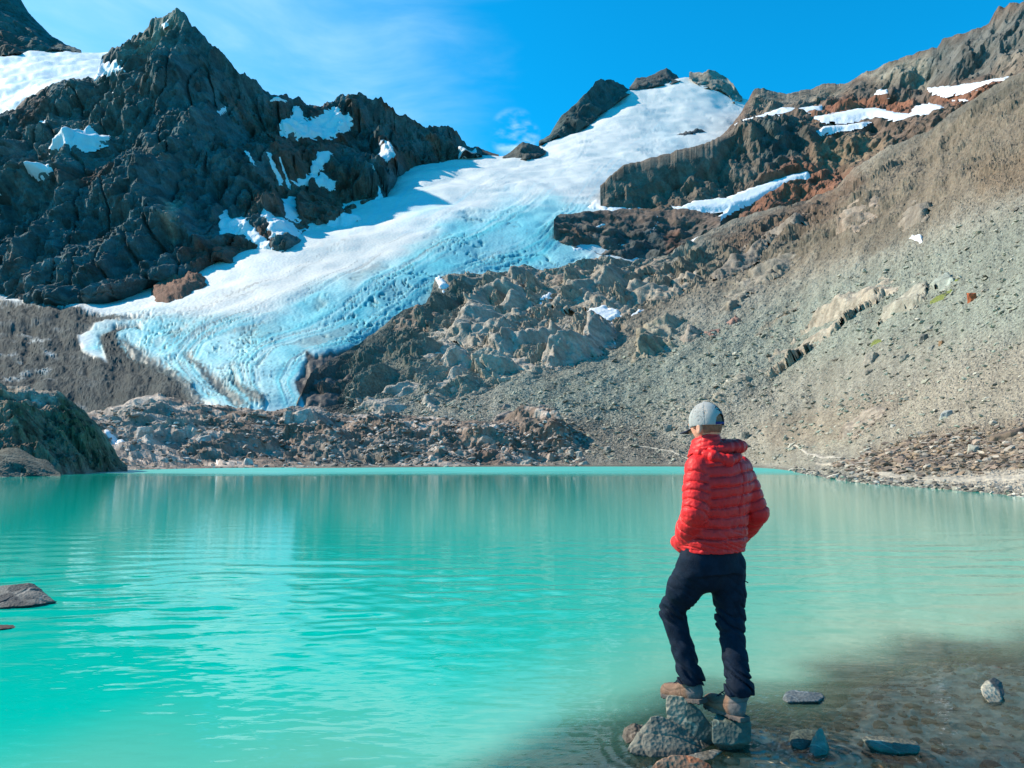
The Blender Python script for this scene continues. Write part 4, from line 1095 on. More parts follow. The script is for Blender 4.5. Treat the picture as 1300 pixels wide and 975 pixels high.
# water: a fan of real ripples, finest near the viewer, closed outward by a wide flat rim
pyv = np.concatenate([np.arange(1150, 606, -1.5), np.arange(606, 587.6, -0.7)])
pxv = np.arange(-160, 1460, 2.3)
PX, PY = np.meshgrid(pxv, pyv)
W = on_plane(PX, PY)
x, y = W[..., 0], W[..., 1]
foot = y * y / (CAM_Z * F) * 1.5          # metres per grid row
rs = np.random.RandomState(5)
z = np.zeros_like(x)
gust = 0.75 + 0.5 * fbm(np.stack([x / 6, y / 6, x * 0], -1), 3)
warpx = fbm(np.stack([x / 1.6, y / 1.6, x * 0], -1), 2) * .25
slope_lost = 0
for k in range(46):
    lam = 0.10 * (11.0 ** rs.rand())
    ang = radians(rs.normal(90, 22 if lam > .3 else 34))
    kk = 2 * pi / lam
    amp = (0.0022 if lam < .25 else 0.0044) * lam * (0.6 + .8 * rs.rand())
    lamy = lam / max(abs(sin(ang)), .2)
    vis = smooth(lamy / foot, 2.2, 5.0)
    mod = smooth(perlin(np.stack([x / (lam * 9) + k * 3.3, y / (lam * 6), x * 0 + k], -1)), -.55, .45)
    if lam > .22: amp = amp * (.12 + .88 * smooth(y, 4.5, 10))
    z += amp * vis * mod * gust * np.sin(kk * (x * cos(ang) + y * sin(ang) + warpx * .35) + rs.rand() * 7)
calm = smooth(shallow(x, y), 0.3, -2.0)
z *= (0.30 + 0.70 * calm)
# rings spreading from the boots and rocks
for (rx, ry, a, l) in [(*on_plane(948, 945)[:2], .0026, .085), (*on_plane(905, 900)[:2], .0016, .10), (*on_plane(1040, 960)[:2], .0020, .07)]:
    d = np.hypot(x - rx, y - ry)
    z += a * np.sin(2 * pi * d / l + 2 * warpx) * np.exp(-d / .42) * smooth(d, 0, .15)
turb = 1 - np.exp(-np.clip(-bed_z(x, y) - 0.02, 0, 9) / 0.70)
tn = fbm(np.stack([x / .8, y / .5, x * 0], -1), 3) * .25
turb = np.maximum(turb, smooth(-shallow(x, y) + tn, -.35, .85))
turb = np.where(y > 30, 1, turb)
right_shore = SL  # paler, brown-tinged water towards the right
far_ruffle = smooth(y + 30 * fbm(np.stack([x / 40, y / 14, x * 0], -1), 3), 68, 130)
V = W.copy(); V[..., 2] = z
n, c = x.shape
quads = [grid_quads(n, c)]
V = V.reshape(-1, 3)


def water_mat():
    m = bpy.data.materials.new('glacial_water'); m.use_nodes = True
    nd, ln = m.node_tree.nodes, m.node_tree.links
    nd.clear()
    out = nd.new('ShaderNodeOutputMaterial')
    tc = nd.new('ShaderNodeTexCoord')
    at = nd.new('ShaderNodeAttribute'); at.attribute_name = 'turbidity'
    af = nd.new('ShaderNodeAttribute'); af.attribute_name = 'ruffle'
    mp = nd.new('ShaderNodeMapping'); mp.inputs['Scale'].default_value = (0.9, 2.6, 1)
    ln.new(tc.outputs['Object'], mp.inputs[0])
    n1 = nd.new('ShaderNodeTexNoise'); n1.inputs['Scale'].default_value = 2.6; n1.inputs['Detail'].default_value = 3
    ln.new(mp.outputs[0], n1.inputs[0])
    bp = nd.new('ShaderNodeBump'); bp.inputs['Strength'].default_value = 0.12; bp.inputs['Distance'].default_value = 0.035
    ln.new(n1.outputs['Fac'], bp.inputs['Height'])
    diff = nd.new('ShaderNodeBsdfDiffuse')
    ac = nd.new('ShaderNodeAttribute'); ac.attribute_name = 'Col'
    ln.new(ac.outputs['Color'], diff.inputs['Color'])
    tr = nd.new('ShaderNodeBsdfTransparent'); tr.inputs['Color'].default_value = (0.95, 0.97, 0.92, 1)
    body = nd.new('ShaderNodeMixShader')
    ln.new(at.outputs['Fac'], body.inputs[0]); ln.new(tr.outputs[0], body.inputs[1]); ln.new(diff.outputs[0], body.inputs[2])
    gl = nd.new('ShaderNodeBsdfGlossy'); gl.inputs['Color'].default_value = (1, 1, 1, 1)
    rr = nd.new('ShaderNodeMapRange'); rr.inputs['To Min'].default_value = 0.015; rr.inputs['To Max'].default_value = 0.35
    ln.new(af.outputs['Fac'], rr.inputs['Value']); ln.new(rr.outputs[0], gl.inputs['Roughness'])
    ln.new(bp.outputs[0], gl.inputs['Normal'])
    fr = nd.new('ShaderNodeFresnel'); fr.inputs['IOR'].default_value = 1.333
    ln.new(bp.outputs[0], fr.inputs['Normal'])
    cut = nd.new('ShaderNodeMath'); cut.operation = 'MULTIPLY'
    r2 = nd.new('ShaderNodeMapRange'); r2.inputs['To Min'].default_value = 0.95; r2.inputs['To Max'].default_value = 0.42
    ln.new(af.outputs['Fac'], r2.inputs['Value'])
    ln.new(fr.outputs[0], cut.inputs[0]); ln.new(r2.outputs[0], cut.inputs[1])
    mix = nd.new('ShaderNodeMixShader')
    ln.new(cut.outputs[0], mix.inputs[0]); ln.new(body.outputs[0], mix.inputs[1]); ln.new(gl.outputs[0], mix.inputs[2])
    ln.new(mix.outputs[0], out.inputs[0])
    return m


deepc = np.array([0.0, 0.42, 0.32]); sandc = np.array([0.25, 0.37, 0.26])
rightw = smooth(x / np.maximum(y, 1), -0.05, 0.6) * smooth(y, 60, 5) * .5 + smooth(shallow(x, y), -3, .2) * .5
rightw = np.clip(rightw, 0, .85)
wcol = deepc + (sandc - deepc) * rightw[..., None]
MAT_WATER = water_mat()
lake = mesh_obj('lake', V, quads, MAT_WATER, None, wcol.reshape(-1, 3), True, {'turbidity': turb.ravel(), 'ruffle': far_ruffle.ravel()})
tag(lake, 'turquoise glacial lake with fine ripples, clear and shallow in the near corner', 'lake', kind='structure')

# lake bed under the clear near water, dropping away and running on under everything as the ground
gx = np.linspace(-4, 9, 380); gy = np.linspace(1.2, 12, 300)
GX, GY = np.meshgrid(gx, gy)
bz = bed_z(GX, GY)
pb = np.stack([GX, GY, GX * 0], -1)
h1, v1, e1 = facets(pb / 0.16, .5); h2, v2, e2 = facets(pb / .06 + 9, .5)
st = smooth(fbm(pb / .7, 3), -.2, .3)
bz = bz + (h1 * .045 * st + h2 * .022) * smooth(shallow(GX, GY), -.6, .4) + fbm(pb / .5, 3) * .03
bc = np.array([0.72, 0.53, 0.38]) * (1 + 1.1 * (v1 - .5) * st + .9 * (v2 - .5) + .4 * fbm(pb / .4, 3))[..., None]
warm = smooth(v1, .75, .9) * st
bc = bc + (np.array([.30, .17, .08]) - bc) * (warm * .6)[..., None]
tag(mesh_obj('lake_bed', np.stack([GX, GY, bz], -1).reshape(-1, 3), grid_quads(*GX.shape), MAT_NEAR, None, np.clip(bc, 0, 1).reshape(-1, 3)),
    'brown gravel lake bed seen through the clear near water', 'lake bed', kind='structure')
G = 9000.0
gv = np.array([[-G, -3000, -6], [G, -3000, -6], [G, G, -6], [-G, G, -6]], float)
tag(mesh_obj('ground', gv, np.array([[0, 1, 2, 3]]), MAT_SCREE, None, np.full((4, 3), .2)), 'valley floor under the lake and mountains', 'ground', kind='structure')

# ------------------------------------------------------------------ solids from distance fields
def surface_net(Fv, origin, h):
    """Smooth mesh of the zero surface of a sampled distance field (negative inside)."""
    S = Fv < 0
    nx, ny, nz = Fv.shape
    c = [Fv[i:nx - 1 + i, j:ny - 1 + j, k:nz - 1 + k] for i in (0, 1) for j in (0, 1) for k in (0, 1)]
    cs = [x < 0 for x in c]
    cnt = sum(x.astype(np.int8) for x in cs)
    act = (cnt > 0) & (cnt < 8)
    idx = np.full(act.shape, -1, np.int32)
    n = int(act.sum()); idx[act] = np.arange(n)
    cv = np.stack([x[act] for x in c], -1)
    off = np.array([(i, j, k) for i in (0, 1) for j in (0, 1) for k in (0, 1)], float)
    acc = np.zeros((n, 3)); num = np.zeros(n)
    for a in range(8):
        for b in range(a + 1, 8):
            if np.abs(off[a] - off[b]).sum() != 1: continue
            va, vb = cv[:, a], cv[:, b]
            m = (va < 0) != (vb < 0)
            t = np.where(m, va / np.where(m, va - vb, 1), 0)
            acc += np.where(m[:, None], off[a] + t[:, None] * (off[b] - off[a]), 0); num += m
    V = np.argwhere(act) + acc / num[:, None]
    V = np.asarray(origin) + V * h
    quads = []
    for ax in range(3):
        sl0 = [slice(1, -1)] * 3; sl0[ax] = slice(0, -1); sl1 = [slice(1, -1)] * 3; sl1[ax] = slice(1, None)
        A = S[tuple(sl0)]; B = S[tuple(sl1)]
        e = np.argwhere(A != B)
        if not len(e): continue
        flip = A[tuple(e.T)]
        e = e + 1; e[:, ax] -= 1
        o1, o2 = [(1, 2), (2, 0), (0, 1)][ax]
        def I(d1, d2):
            q = e.copy(); q[:, o1] -= d1; q[:, o2] -= d2
            return idx[tuple(q.T)]
        q = np.stack([I(0, 0), I(1, 0), I(1, 1), I(0, 1)], -1)
        q[~flip] = q[~flip][:, ::-1]
        quads.append(q)
    return V, np.concatenate(quads)


def grid_pts(lo, hi, h):
    lo = np.asarray(lo, float); hi = np.asarray(hi, float)
    n = np.ceil((hi - lo) / h).astype(int) + 1
    g = np.stack(np.meshgrid(*[lo[k] + h * np.arange(n[k]) for k in range(3)], indexing='ij'), -1)
    return g, lo


class Field:
    """A distance field filled piece by piece, each piece only where it matters."""

    def __init__(self, lo, hi, h):
        self.g, self.o = grid_pts(lo, hi, h); self.g = self.g.astype(np.float32)
        self.h = h; self.D = np.full(self.g.shape[:-1], 1.0, np.float32)

    def part(self, lo, hi):
        lo = np.asarray(lo, float); hi = np.asarray(hi, float)
        a = np.clip(np.floor((lo - self.o) / self.h).astype(int), 0, np.array(self.D.shape) - 2)
        b = np.clip(np.ceil((hi - self.o) / self.h).astype(int) + 1, 2, np.array(self.D.shape))
        return tuple(slice(i, j) for i, j in zip(a, b))

    def add(self, lo, hi, fn, k=.01):
        sl = self.part(lo, hi)
        d = np.asarray(fn(self.g[sl]), np.float32)
        self.D[sl] = smin(self.D[sl], d, k)

    def cut(self, lo, hi, fn):
        sl = self.part(lo, hi)
        self.D[sl] = np.maximum(self.D[sl], np.asarray(fn(self.g[sl]), np.float32))

    def net(self):
        return surface_net(self.D, self.o, self.h)


def smin(a, b, k):
    hh = np.clip(.5 + .5 * (b - a) / k, 0, 1)
    return b * (1 - hh) + a * hh - k * hh * (1 - hh)


def rock_solid(verts, h, rough, seed, round_=0.01):
    """Angular boulder: the hull of the given corner points, weathered and chipped."""
    import bmesh
    verts = np.asarray(verts, float)
    verts = verts.mean(0) + (verts - verts.mean(0)) * 1.09
    bm = bmesh.new()
    for v in verts: bm.verts.new(v)
    bmesh.ops.convex_hull(bm, input=bm.verts)
    bm.faces.ensure_lookup_table()
    planes = []
    cen = verts.mean(0)
    for f in bm.faces:
        if f.calc_area() < 1e-10: continue
        n = np.array(f.normal); p = np.array(f.calc_center_median())
        if np.dot(n, p - cen) < 0: n = -n
        planes.append((n, np.dot(n, p)))
    bm.free()
    lo = verts.min(0) - rough * 2 - 3 * h; hi = verts.max(0) + rough * 2 + 3 * h
    g, o = grid_pts(lo, hi, h)
    d = np.full(g.shape[:-1], -9.0)
    for n, k in planes:
        d = np.maximum(d, g @ n - k)
    d = d + round_ * .5
    size = float(np.linalg.norm(verts.max(0) - verts.min(0)))
    gg = g / size + seed
    d = d + crag(gg * 3.4, 5, .50) * rough * 1.15 + fbm(gg * 22, 2) * rough * .25
    d = d + smooth(.05 - facets(gg * 3.2 + 4)[2], 0, .05) * rough * .5
    V, Q = surface_net(d, o, h)
    return V, Q


ROCK_MATS = {}


def near_rock(label, corners, base, second, h=0.008, rough=0.012, seed=0.0, wet=0.0, name='rock', scale=14, two=None, off=0.0, group='rocks standing in the shallow water'):
    V, Q = rock_solid(corners, h, rough, seed)
    s = float(np.ptp(V, axis=0).max())
    p = V / s
    n = fbm(p * 3 + seed, 5)
    _, v1, e1 = facets(p * 5 + seed, 1)
    kk = .66
    base = np.array(base) * kk; second = np.array(second) * kk
    col = np.array(base) + (np.array(second) - np.array(base)) * smooth(n + (v1 - .5) * .7, -.25, .3)[:, None]
    veins = smooth(.045 - np.abs(perlin(p * 2.2 + seed + 9)), 0, .03)
    col = col * (1 + .3 * fbm(p * 9, 4))[:, None] + veins[:, None] * col * .9
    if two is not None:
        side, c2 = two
        w = smooth((V - V.mean(0)) @ np.asarray(side, float) - off, -.01, .01)  # sunward side of the stone painted paler, as if lit
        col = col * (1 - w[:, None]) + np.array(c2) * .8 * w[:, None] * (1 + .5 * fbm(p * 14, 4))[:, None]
    damp = smooth(V[:, 2], .05 + wet + .012 * n, .012 + wet)       # the waterline leaves a dark wet band on the stone
    col = col * (1 - .45 * damp)[:, None]
    key = 'rock_near'
    if key not in ROCK_MATS: ROCK_MATS[key] = rock_mat(key, 0.8, 0.35, 18.0, 0.16, 0.35)
    o = mesh_obj(name, V, Q, ROCK_MATS[key], None, np.clip(col, 0, 1))
    return tag(o, label, 'rock', group)


def pts(*rows, k=None, foot=None, dz=0.0):
    """Corner points from (px, py, distance) triples; foot = the pixel where the front of the stone meets the water."""
    r = np.array(rows, float)
    if foot is not None:
        j = int(np.argmin(np.hypot(r[:, 0] - foot[0], r[:, 1] - foot[1])))
        k = float(on_plane(*foot)[1]) / r[j, 2]
    return np.array([U(a, b, c * (k or 1)) for a, b, c in r]) + np.array([0, 0, dz])


grey, greyd, tanr, green = (.24, .235, .20), (.15, .15, .135), (.36, .32, .25), (.17, .215, .185)
near_rock('big grey ridged rock left of the man, half out of the water',
          pts((800, 952, 4.25), (812, 930, 4.3), (828, 912, 4.33), (838, 911, 4.35), (862, 922, 4.4), (885, 938, 4.4), (910, 949, 4.36), (880, 957, 4.21), (830, 960, 4.17), (803, 955, 4.2), (840, 990, 4.2), (900, 975, 4.3), (850, 935, 4.65), (810, 945, 4.55), k=1.035),
          (.19, .19, .155), (.30, .28, .22), .006, .016, 1.0)
near_rock('small brown rock tucked behind the big grey one at its left',
          pts((788, 938, 4.5), (793, 924, 4.52), (806, 918, 4.55), (817, 919, 4.6), (818, 932, 4.5), (806, 941, 4.4), (795, 944, 4.4), (800, 955, 4.5), (815, 940, 4.7), (790, 935, 4.7), foot=(795, 944)),
          (.20, .15, .11), (.30, .24, .18), .006, .010, 5.0)
near_rock('tall leaning slab under the raised left boot',
          pts((847, 889, 4.45), (851, 884, 4.45), (868, 886, 4.43), (890, 903, 4.40), (908, 928, 4.37), (904, 943, 4.36), (884, 941, 4.36), (862, 927, 4.39), (847, 910, 4.42), (853, 885, 4.60), (868, 887, 4.58), (905, 930, 4.50), (870, 965, 4.48), (900, 965, 4.44), k=1.03),
          (.13, .165, .14), (.19, .22, .17), .006, .006, 9.0, two=((-.80, -.15, .15), (.36, .33, .25)), off=.05)  # sunlight on the narrow left face is put into the colour
near_rock('blocky greenish rock under the right boot',
          pts((904, 940, 4.30), (905, 917, 4.32), (913, 903, 4.42), (927, 902, 4.45), (940, 912, 4.34), (952, 917, 4.30), (952, 941, 4.28), (930, 945, 4.26), (906, 943, 4.27), (912, 915, 4.7), (945, 920, 4.65), (925, 965, 4.35), k=1.03),
          (.13, .165, .14), (.20, .23, .18), .006, .007, 13.0)
near_rock('orange and pink rounded rock cut by the bottom of the view',
          pts((818, 985, 3.98), (835, 965, 4.02), (852, 958, 4.05), (872, 957, 4.08), (890, 964, 4.06), (905, 975, 4.02), (915, 992, 3.95), (870, 1010, 3.9), (825, 1005, 3.92), (860, 968, 4.25), (890, 980, 4.2), k=1.035),
          (.46, .30, .20), (.50, .20, .10), .006, .012, 17.0)
near_rock('flat layered pale rock just right of the orange one',
          pts((862, 962, 4.15), (880, 956, 4.2), (905, 951, 4.25), (918, 953, 4.25), (908, 961, 4.15), (885, 968, 4.1), (870, 972, 4.08), (890, 985, 4.15), (905, 965, 4.35), foot=(885, 968)),
          (.30, .27, .21), (.42, .40, .34), .005, .006, 21.0)
near_rock('flat blue-grey slab lying in the water right of the boots',
          pts((994, 893, 5.1), (998, 883, 5.15), (1006, 880, 5.2), (1022, 881, 5.22), (1042, 883, 5.2), (1046, 889, 5.1), (1038, 894, 5.0), (1000, 895, 4.98), (1005, 905, 5.1), (1040, 900, 5.2), (1020, 886, 5.4), foot=(1000, 895), dz=.022),
          (.22, .27, .29), (.34, .38, .38), .006, .006, 25.0)
near_rock('dark green wet rock leaning on a pointed grey one',
          pts((1001, 940, 4.45), (1005, 930, 4.5), (1020, 926, 4.52), (1036, 928, 4.5), (1034, 944, 4.4), (1020, 952, 4.3), (1006, 946, 4.34), (1010, 965, 4.4), (1030, 960, 4.5), (1015, 930, 4.66), foot=(1020, 952)),
          (.12, .155, .12), (.20, .24, .19), .005, .007, 29.0)
near_rock('pointed grey rock with a flat top facet, right of the dark green one',
          pts((1026, 955, 4.32), (1030, 938, 4.38), (1039, 925, 4.42), (1044, 925, 4.43), (1048, 938, 4.4), (1053, 948, 4.36), (1050, 957, 4.26), (1034, 960, 4.24), (1035, 975, 4.35), (1045, 940, 4.6), foot=(1034, 960)),
          (.36, .33, .25), (.44, .44, .37), .005, .008, 33.0)
near_rock('long flat green slab with a white vein near the bottom right',
          pts((1095, 940, 4.5), (1100, 936, 4.55), (1130, 938, 4.55), (1163, 943, 4.5), (1167, 950, 4.42), (1164, 958, 4.34), (1140, 958, 4.33), (1110, 950, 4.4), (1120, 975, 4.4), (1160, 970, 4.5), (1130, 945, 4.75), foot=(1140, 958), dz=.012),
          (.27, .27, .20), (.42, .42, .33), .006, .006, 37.0)
near_rock('small upright rock in the shallows at the right, lit left face and shaded right face painted in',
          pts((1244, 873, 5.65), (1250, 865, 5.7), (1262, 860, 5.72), (1272, 867, 5.7), (1275, 880, 5.6), (1272, 891, 5.5), (1256, 892, 5.48), (1246, 880, 5.55), (1258, 905, 5.6), (1264, 875, 5.95), foot=(1256, 892)),
          (.05, .055, .055), (.11, .12, .12), .006, .009, 41.0, two=((-1, 0, 0), (.55, .50, .38)), off=.02)  # lit left and shaded right are painted into the stone's colour
near_rock('low jagged black and white rock breaking the water at the left edge',
          pts((-30, 775, 8.3), (-25, 752, 8.6), (5, 752, 8.7), (22, 749, 8.7), (35, 745, 8.75), (42, 746, 8.75), (56, 756, 8.7), (71, 767, 8.55), (40, 771, 8.3), (5, 774, 8.2), (-10, 790, 8.4), (50, 778, 8.8), (20, 760, 9.2), foot=(40, 771), dz=.03),
          (.07, .075, .08), (.27, .25, .22), .012, .022, 45.0)
near_rock('reddish rock just under the surface below the black and white one',
          pts((-30, 800, 7.2), (-25, 790, 7.5), (0, 790.5, 7.5), (20, 791, 7.45), (31, 793, 7.4), (20, 797, 7.2), (0, 798, 7.1), (10, 810, 7.3), (-10, 793, 7.9), foot=(20, 797)),
          (.20, .085, .07), (.13, .08, .07), .012, .008, 49.0)
# lying under the clear water
SUNK = [((1260, 905), (1287, 918), (.26, .24, .19), 'submerged grey stone just below the small upright rock'),
        ((1040, 878), (1085, 890), (.36, .25, .12), 'submerged yellow-brown slab right of the blue-grey one'),
        ((1150, 918), (1172, 926), (.42, .39, .33), 'submerged pale stone in the middle of the clear shallows'),
        ((802, 952), (838, 966), (.34, .24, .12), 'submerged ochre stone under the front of the big grey rock'),
        ((1113, 897), (1130, 904), (.36, .34, .28), 'small submerged pale stone left of the middle of the shallows'),
        ((1195, 902), (1215, 909), (.30, .28, .24), 'small submerged stone between the slab and the upright rock'),
        ((915, 945), (932, 955), (.34, .27, .15), 'small submerged yellowish stone in front of the right boot rock'),
        ((500, 962), (545, 985), (.30, .17, .12), 'submerged reddish stone at the lower middle edge'),
        ((425, 965), (470, 990), (.12, .16, .17), 'dark submerged slab at the lower middle edge')]
for k, (a, b, c, lab) in enumerate(SUNK):
    P1 = on_plane(*a, -.10); P2 = on_plane(*b, -.10)
    cx, cy = (P1[:2] + P2[:2]) / 2; w, d = abs(P2[0] - P1[0]) / 2, max(abs(P1[1] - P2[1]) / 2, .04)
    zt = -.045
    rsx = np.random.RandomState(k)
    cr = [(cx + w * cos(t) * (.8 + .4 * rsx.rand()), cy + d * sin(t) * (.8 + .4 * rsx.rand()), zt - .03 * rsx.rand()) for t in np.linspace(0, 2 * pi, 8)[:-1]]
    cr += [(x_, y_, -.22) for x_, y_, z_ in cr]
    near_rock(lab, np.array(cr), c, tuple(np.array(c) * .7), .008, .008, 60.0 + k * 3, group='stones lying under the clear shallow water')

# ------------------------------------------------------------------ boulders on land
def base_on(sheet, px, py):
    c = int(np.clip(round((px - sheet.x[0]) / (sheet.x[1] - sheet.x[0])), 0, len(sheet.x) - 1))
    r = int(np.argmin(np.abs(sheet.PY[:sheet.nv, c] - py)))
    return (sheet.P0[r, c] + sheet.D[r, c] * sheet.dir), sheet.px_size[r, c]


def boulder(sheet, px, py, w, hgt, label, base, second, seed, shape='block', name='boulder', group='boulders on the scree and shore'):
    P, s = base_on(sheet, px, py)
    r = np.random.RandomState(int(seed * 10) + 3)
    W, H, Dp = w * s / 2, hgt * s, w * s * .4
    c = []
    for t in np.linspace(0, 2 * pi, 7)[:-1]:
        q = .8 + .35 * r.rand(); c.append((W * cos(t) * q, Dp * sin(t) * q, -H * .4))
        q = .55 + .35 * r.rand(); c.append((W * cos(t + .4) * q, Dp * sin(t + .4) * q, H * (.55 + .45 * r.rand())))
    if shape == 'slab': c = [(x_, y_, z_ * .8 + x_ * .25) for x_, y_, z_ in c]
    c = np.array(c) + P
    V, Q = rock_solid(c, max(W * 2, H) / 26, W * .07, seed)
    p = (V - P) / (W * 2)
    n = fbm(p * 3 + seed, 4); _, v1, _ = facets(p * 4 + seed)
    col = (np.array(base) + (np.array(second) - np.array(base)) * smooth(n + (v1 - .5) * .6, -.25, .3)[:, None]) * (1 + .5 * fbm(p * 12, 3))[:, None]
    return tag(mesh_obj(name, V, Q, MAT_MID, None, np.clip(col, 0, 1)), label, 'boulder', group)


B_ = [
    (SL, 1234, 378, 12, 11, 'bright rust-orange boulder alone on the upper scree', (.50, .14, .05), (.35, .09, .04)),
    (SL, 1108, 455, 24, 13, 'pale tan boulder below the small moss patch', (.40, .34, .27), (.33, .29, .24)),
    (SL, 1181, 440, 13, 7, 'pale round boulder to the right of the tan one', (.42, .39, .32), (.33, .31, .26)),
    (SL, 1195, 436, 9, 5, 'little orange-brown boulder beside the pale round one', (.38, .21, .11), (.3, .18, .1)),
    (SL, 1173, 430, 12, 8, 'dark grey boulder just above the pale round one', (.16, .15, .13), (.22, .21, .18)),
    (SL, 1148, 452, 17, 7, 'long low boulder between the tan and the pale round one', (.30, .28, .23), (.22, .21, .18)),
    (SL, 1105, 470, 14, 6, 'dark boulder right under the pale tan one', (.17, .155, .13), (.25, .23, .19)),
    (SL, 1201, 526, 18, 9, 'blue-grey slanting boulder above the brown rubble field', (.33, .34, .32), (.42, .42, .38)),
    (SL, 1134, 540, 9, 4, 'small white boulder on the bare slope above the path', (.55, .52, .46), (.5, .47, .4)),
    (SL, 1236, 571, 17, 11, 'pale upright slab in the brown rubble field', (.43, .40, .32), (.36, .34, .28)),
    (SL, 1176, 582, 17, 7, 'dark rounded boulder in the brown rubble field', (.10, .095, .085), (.16, .14, .12)),
    (SL, 1115, 589, 12, 7, 'dark brown boulder at the left end of the rubble field', (.15, .10, .075), (.2, .14, .1)),
    (SL, 1278, 552, 44, 11, 'large dark flat-topped ledge of rock at the right edge above the rubble', (.20, .145, .10), (.13, .10, .08)),
    (SL, 1066, 612, 13, 5, 'white flat boulder at the waterline of the right shore', (.55, .51, .43), (.45, .42, .36)),
    (SL, 1055, 608, 18, 6, 'dark flat boulders edge at the waterline beside the white one', (.14, .12, .10), (.2, .17, .14)),
    (SL, 1178, 415, 20, 6, 'light grey boulder lying left of the orange one', (.40, .38, .31), (.3, .29, .24)),
    (SL, 770, 570, 12, 8, 'pale blocky boulder near the far shore path', (.44, .40, .34), (.3, .28, .24)),
    (SL, 724, 575, 10, 8, 'left of two pale boulders standing over the far waterline', (.48, .44, .37), (.36, .33, .28)),
    (SL, 735, 576, 11, 7, 'right of two pale boulders standing over the far waterline', (.42, .40, .34), (.33, .3, .26)),
    (SL, 741, 588, 14, 5, 'low pale boulder almost touching the far waterline', (.5, .47, .4), (.4, .37, .3)),
    (SL, 710, 572, 9, 5, 'small light boulder at the foot of the slope, far shore', (.45, .43, .37), (.35, .33, .29)),
    (SL, 668, 588, 18, 7, 'smooth pale hump of rock at the far waterline', (.46, .42, .35), (.4, .36, .3)),
    (HM, 384, 528, 34, 15, 'bright pinkish rounded boulder in front of the glacier tongue', (.60, .52, .45), (.48, .42, .37)),
    (HM, 365, 530, 16, 12, 'narrow pinkish boulder leaning on the bright rounded one', (.56, .48, .42), (.4, .35, .3)),
    (HM, 550, 575, 9, 6, 'small white boulder on the far shore rubble', (.55, .52, .47), (.45, .42, .38)),
    (HM, 315, 588, 14, 8, 'white rock at the far waterline', (.66, .63, .58), (.5, .47, .43)),
    (HM, 258, 556, 22, 10, 'pale smooth slab among the dark hummocks', (.58, .53, .47), (.4, .36, .32)),
    (HM, 186, 553, 22, 14, 'pale tilted slab beside the small tongue of melt snow', (.55, .5, .45), (.38, .34, .3)),
    (SL, 848, 545, 14, 7, 'dark and pale cracked boulder left of the cap', (.26, .26, .23), (.38, .35, .29)),
    (SL, 946, 553, 13, 8, 'dark grey boulder right of the man\'s hood', (.12, .125, .11), (.3, .28, .23)),
    (SL, 963, 548, 9, 5, 'small pale boulder right of the dark grey one', (.42, .38, .31), (.3, .28, .23)),
]
for k, (sh, px, py, w, h_, lab, c1, c2) in enumerate(B_):
    boulder(sh, px, py + h_ * .3, w, h_, lab, c1, c2, 3.0 + k * 5.3, 'slab' if w > 1.8 * h_ else 'block')

# ------------------------------------------------------------------ loose stones (nobody could count them)
ico = np.array([(0, 0, 1)] + [(math.cos(t) * .894, math.sin(t) * .894, .447) for t in np.arange(5) * 2 * pi / 5] + [(math.cos(t) * .894, math.sin(t) * .894, -.447) for t in (np.arange(5) + .5) * 2 * pi / 5] + [(0, 0, -1)])
icf = np.array([(0, i + 1, (i + 1) % 5 + 1) for i in range(5)] + [(i + 1, i + 6, (i + 1) % 5 + 1) for i in range(5)] + [((i + 1) % 5 + 1, i + 6, (i + 1) % 5 + 6) for i in range(5)] + [(i + 6, 11, (i + 1) % 5 + 6) for i in range(5)])


def scatter(name, label, sheet, zones, n, pxmin, pxmax, palette, seed, mat, flat=.6, power=4.2):
    r = np.random.RandomState(seed)
    w = np.zeros(sheet.PX.shape)
    for poly, k in zones:
        w = np.maximum(w, k * smooth(poly_sd(sheet.PX, sheet.PY, np.asarray(poly, float)), -8, 14))
    w[sheet.nv:] = 0
    clump = smooth(fbm(sheet.P0 / (20 * sheet.px_size[..., None]), 4), -.25, .4)
    w = (w * (.12 + clump)).ravel()
    idx = r.choice(len(w), n, p=w / w.sum())
    P = sheet.P().reshape(-1, 3)[idx]; s = sheet.px_size.ravel()[idx]
    P = P + r.normal(size=P.shape) * s[:, None] * .8
    size = (pxmin + (pxmax - pxmin) * r.rand(n) ** power) * s / 2
    base = ico[None] * (1 + .38 * (r.rand(n, 12, 1) - .5) * 2)
    base = base * np.stack([.9 + .7 * r.rand(n), .8 + .4 * r.rand(n), flat * (.6 + .7 * r.rand(n))], -1)[:, None]
    a = r.rand(n) * 2 * pi; ca, sa = np.cos(a)[:, None], np.sin(a)[:, None]
    bx = base[..., 0] * ca - base[..., 1] * sa; by = base[..., 0] * sa + base[..., 1] * ca; bz_ = base[..., 2] + bx * (r.rand(n)[:, None] - .5) * .9
    V = np.stack([bx, by, bz_], -1) * size[:, None, None] + (P + sheet.dir * size[:, None] * .25)[:, None]
    Fc = (icf[None] + 12 * np.arange(n)[:, None, None]).reshape(-1, 3)
    pal = 1.15 * np.array(palette)[r.randint(0, len(palette), n)] * (.7 + .6 * r.rand(n, 1))
    col = np.repeat(pal[:, None], 12, 1).reshape(-1, 3)
    return tag(mesh_obj(name, V.reshape(-1, 3), Fc, mat, None, np.clip(col, 0, 1), False), label, None, None, 'stuff')


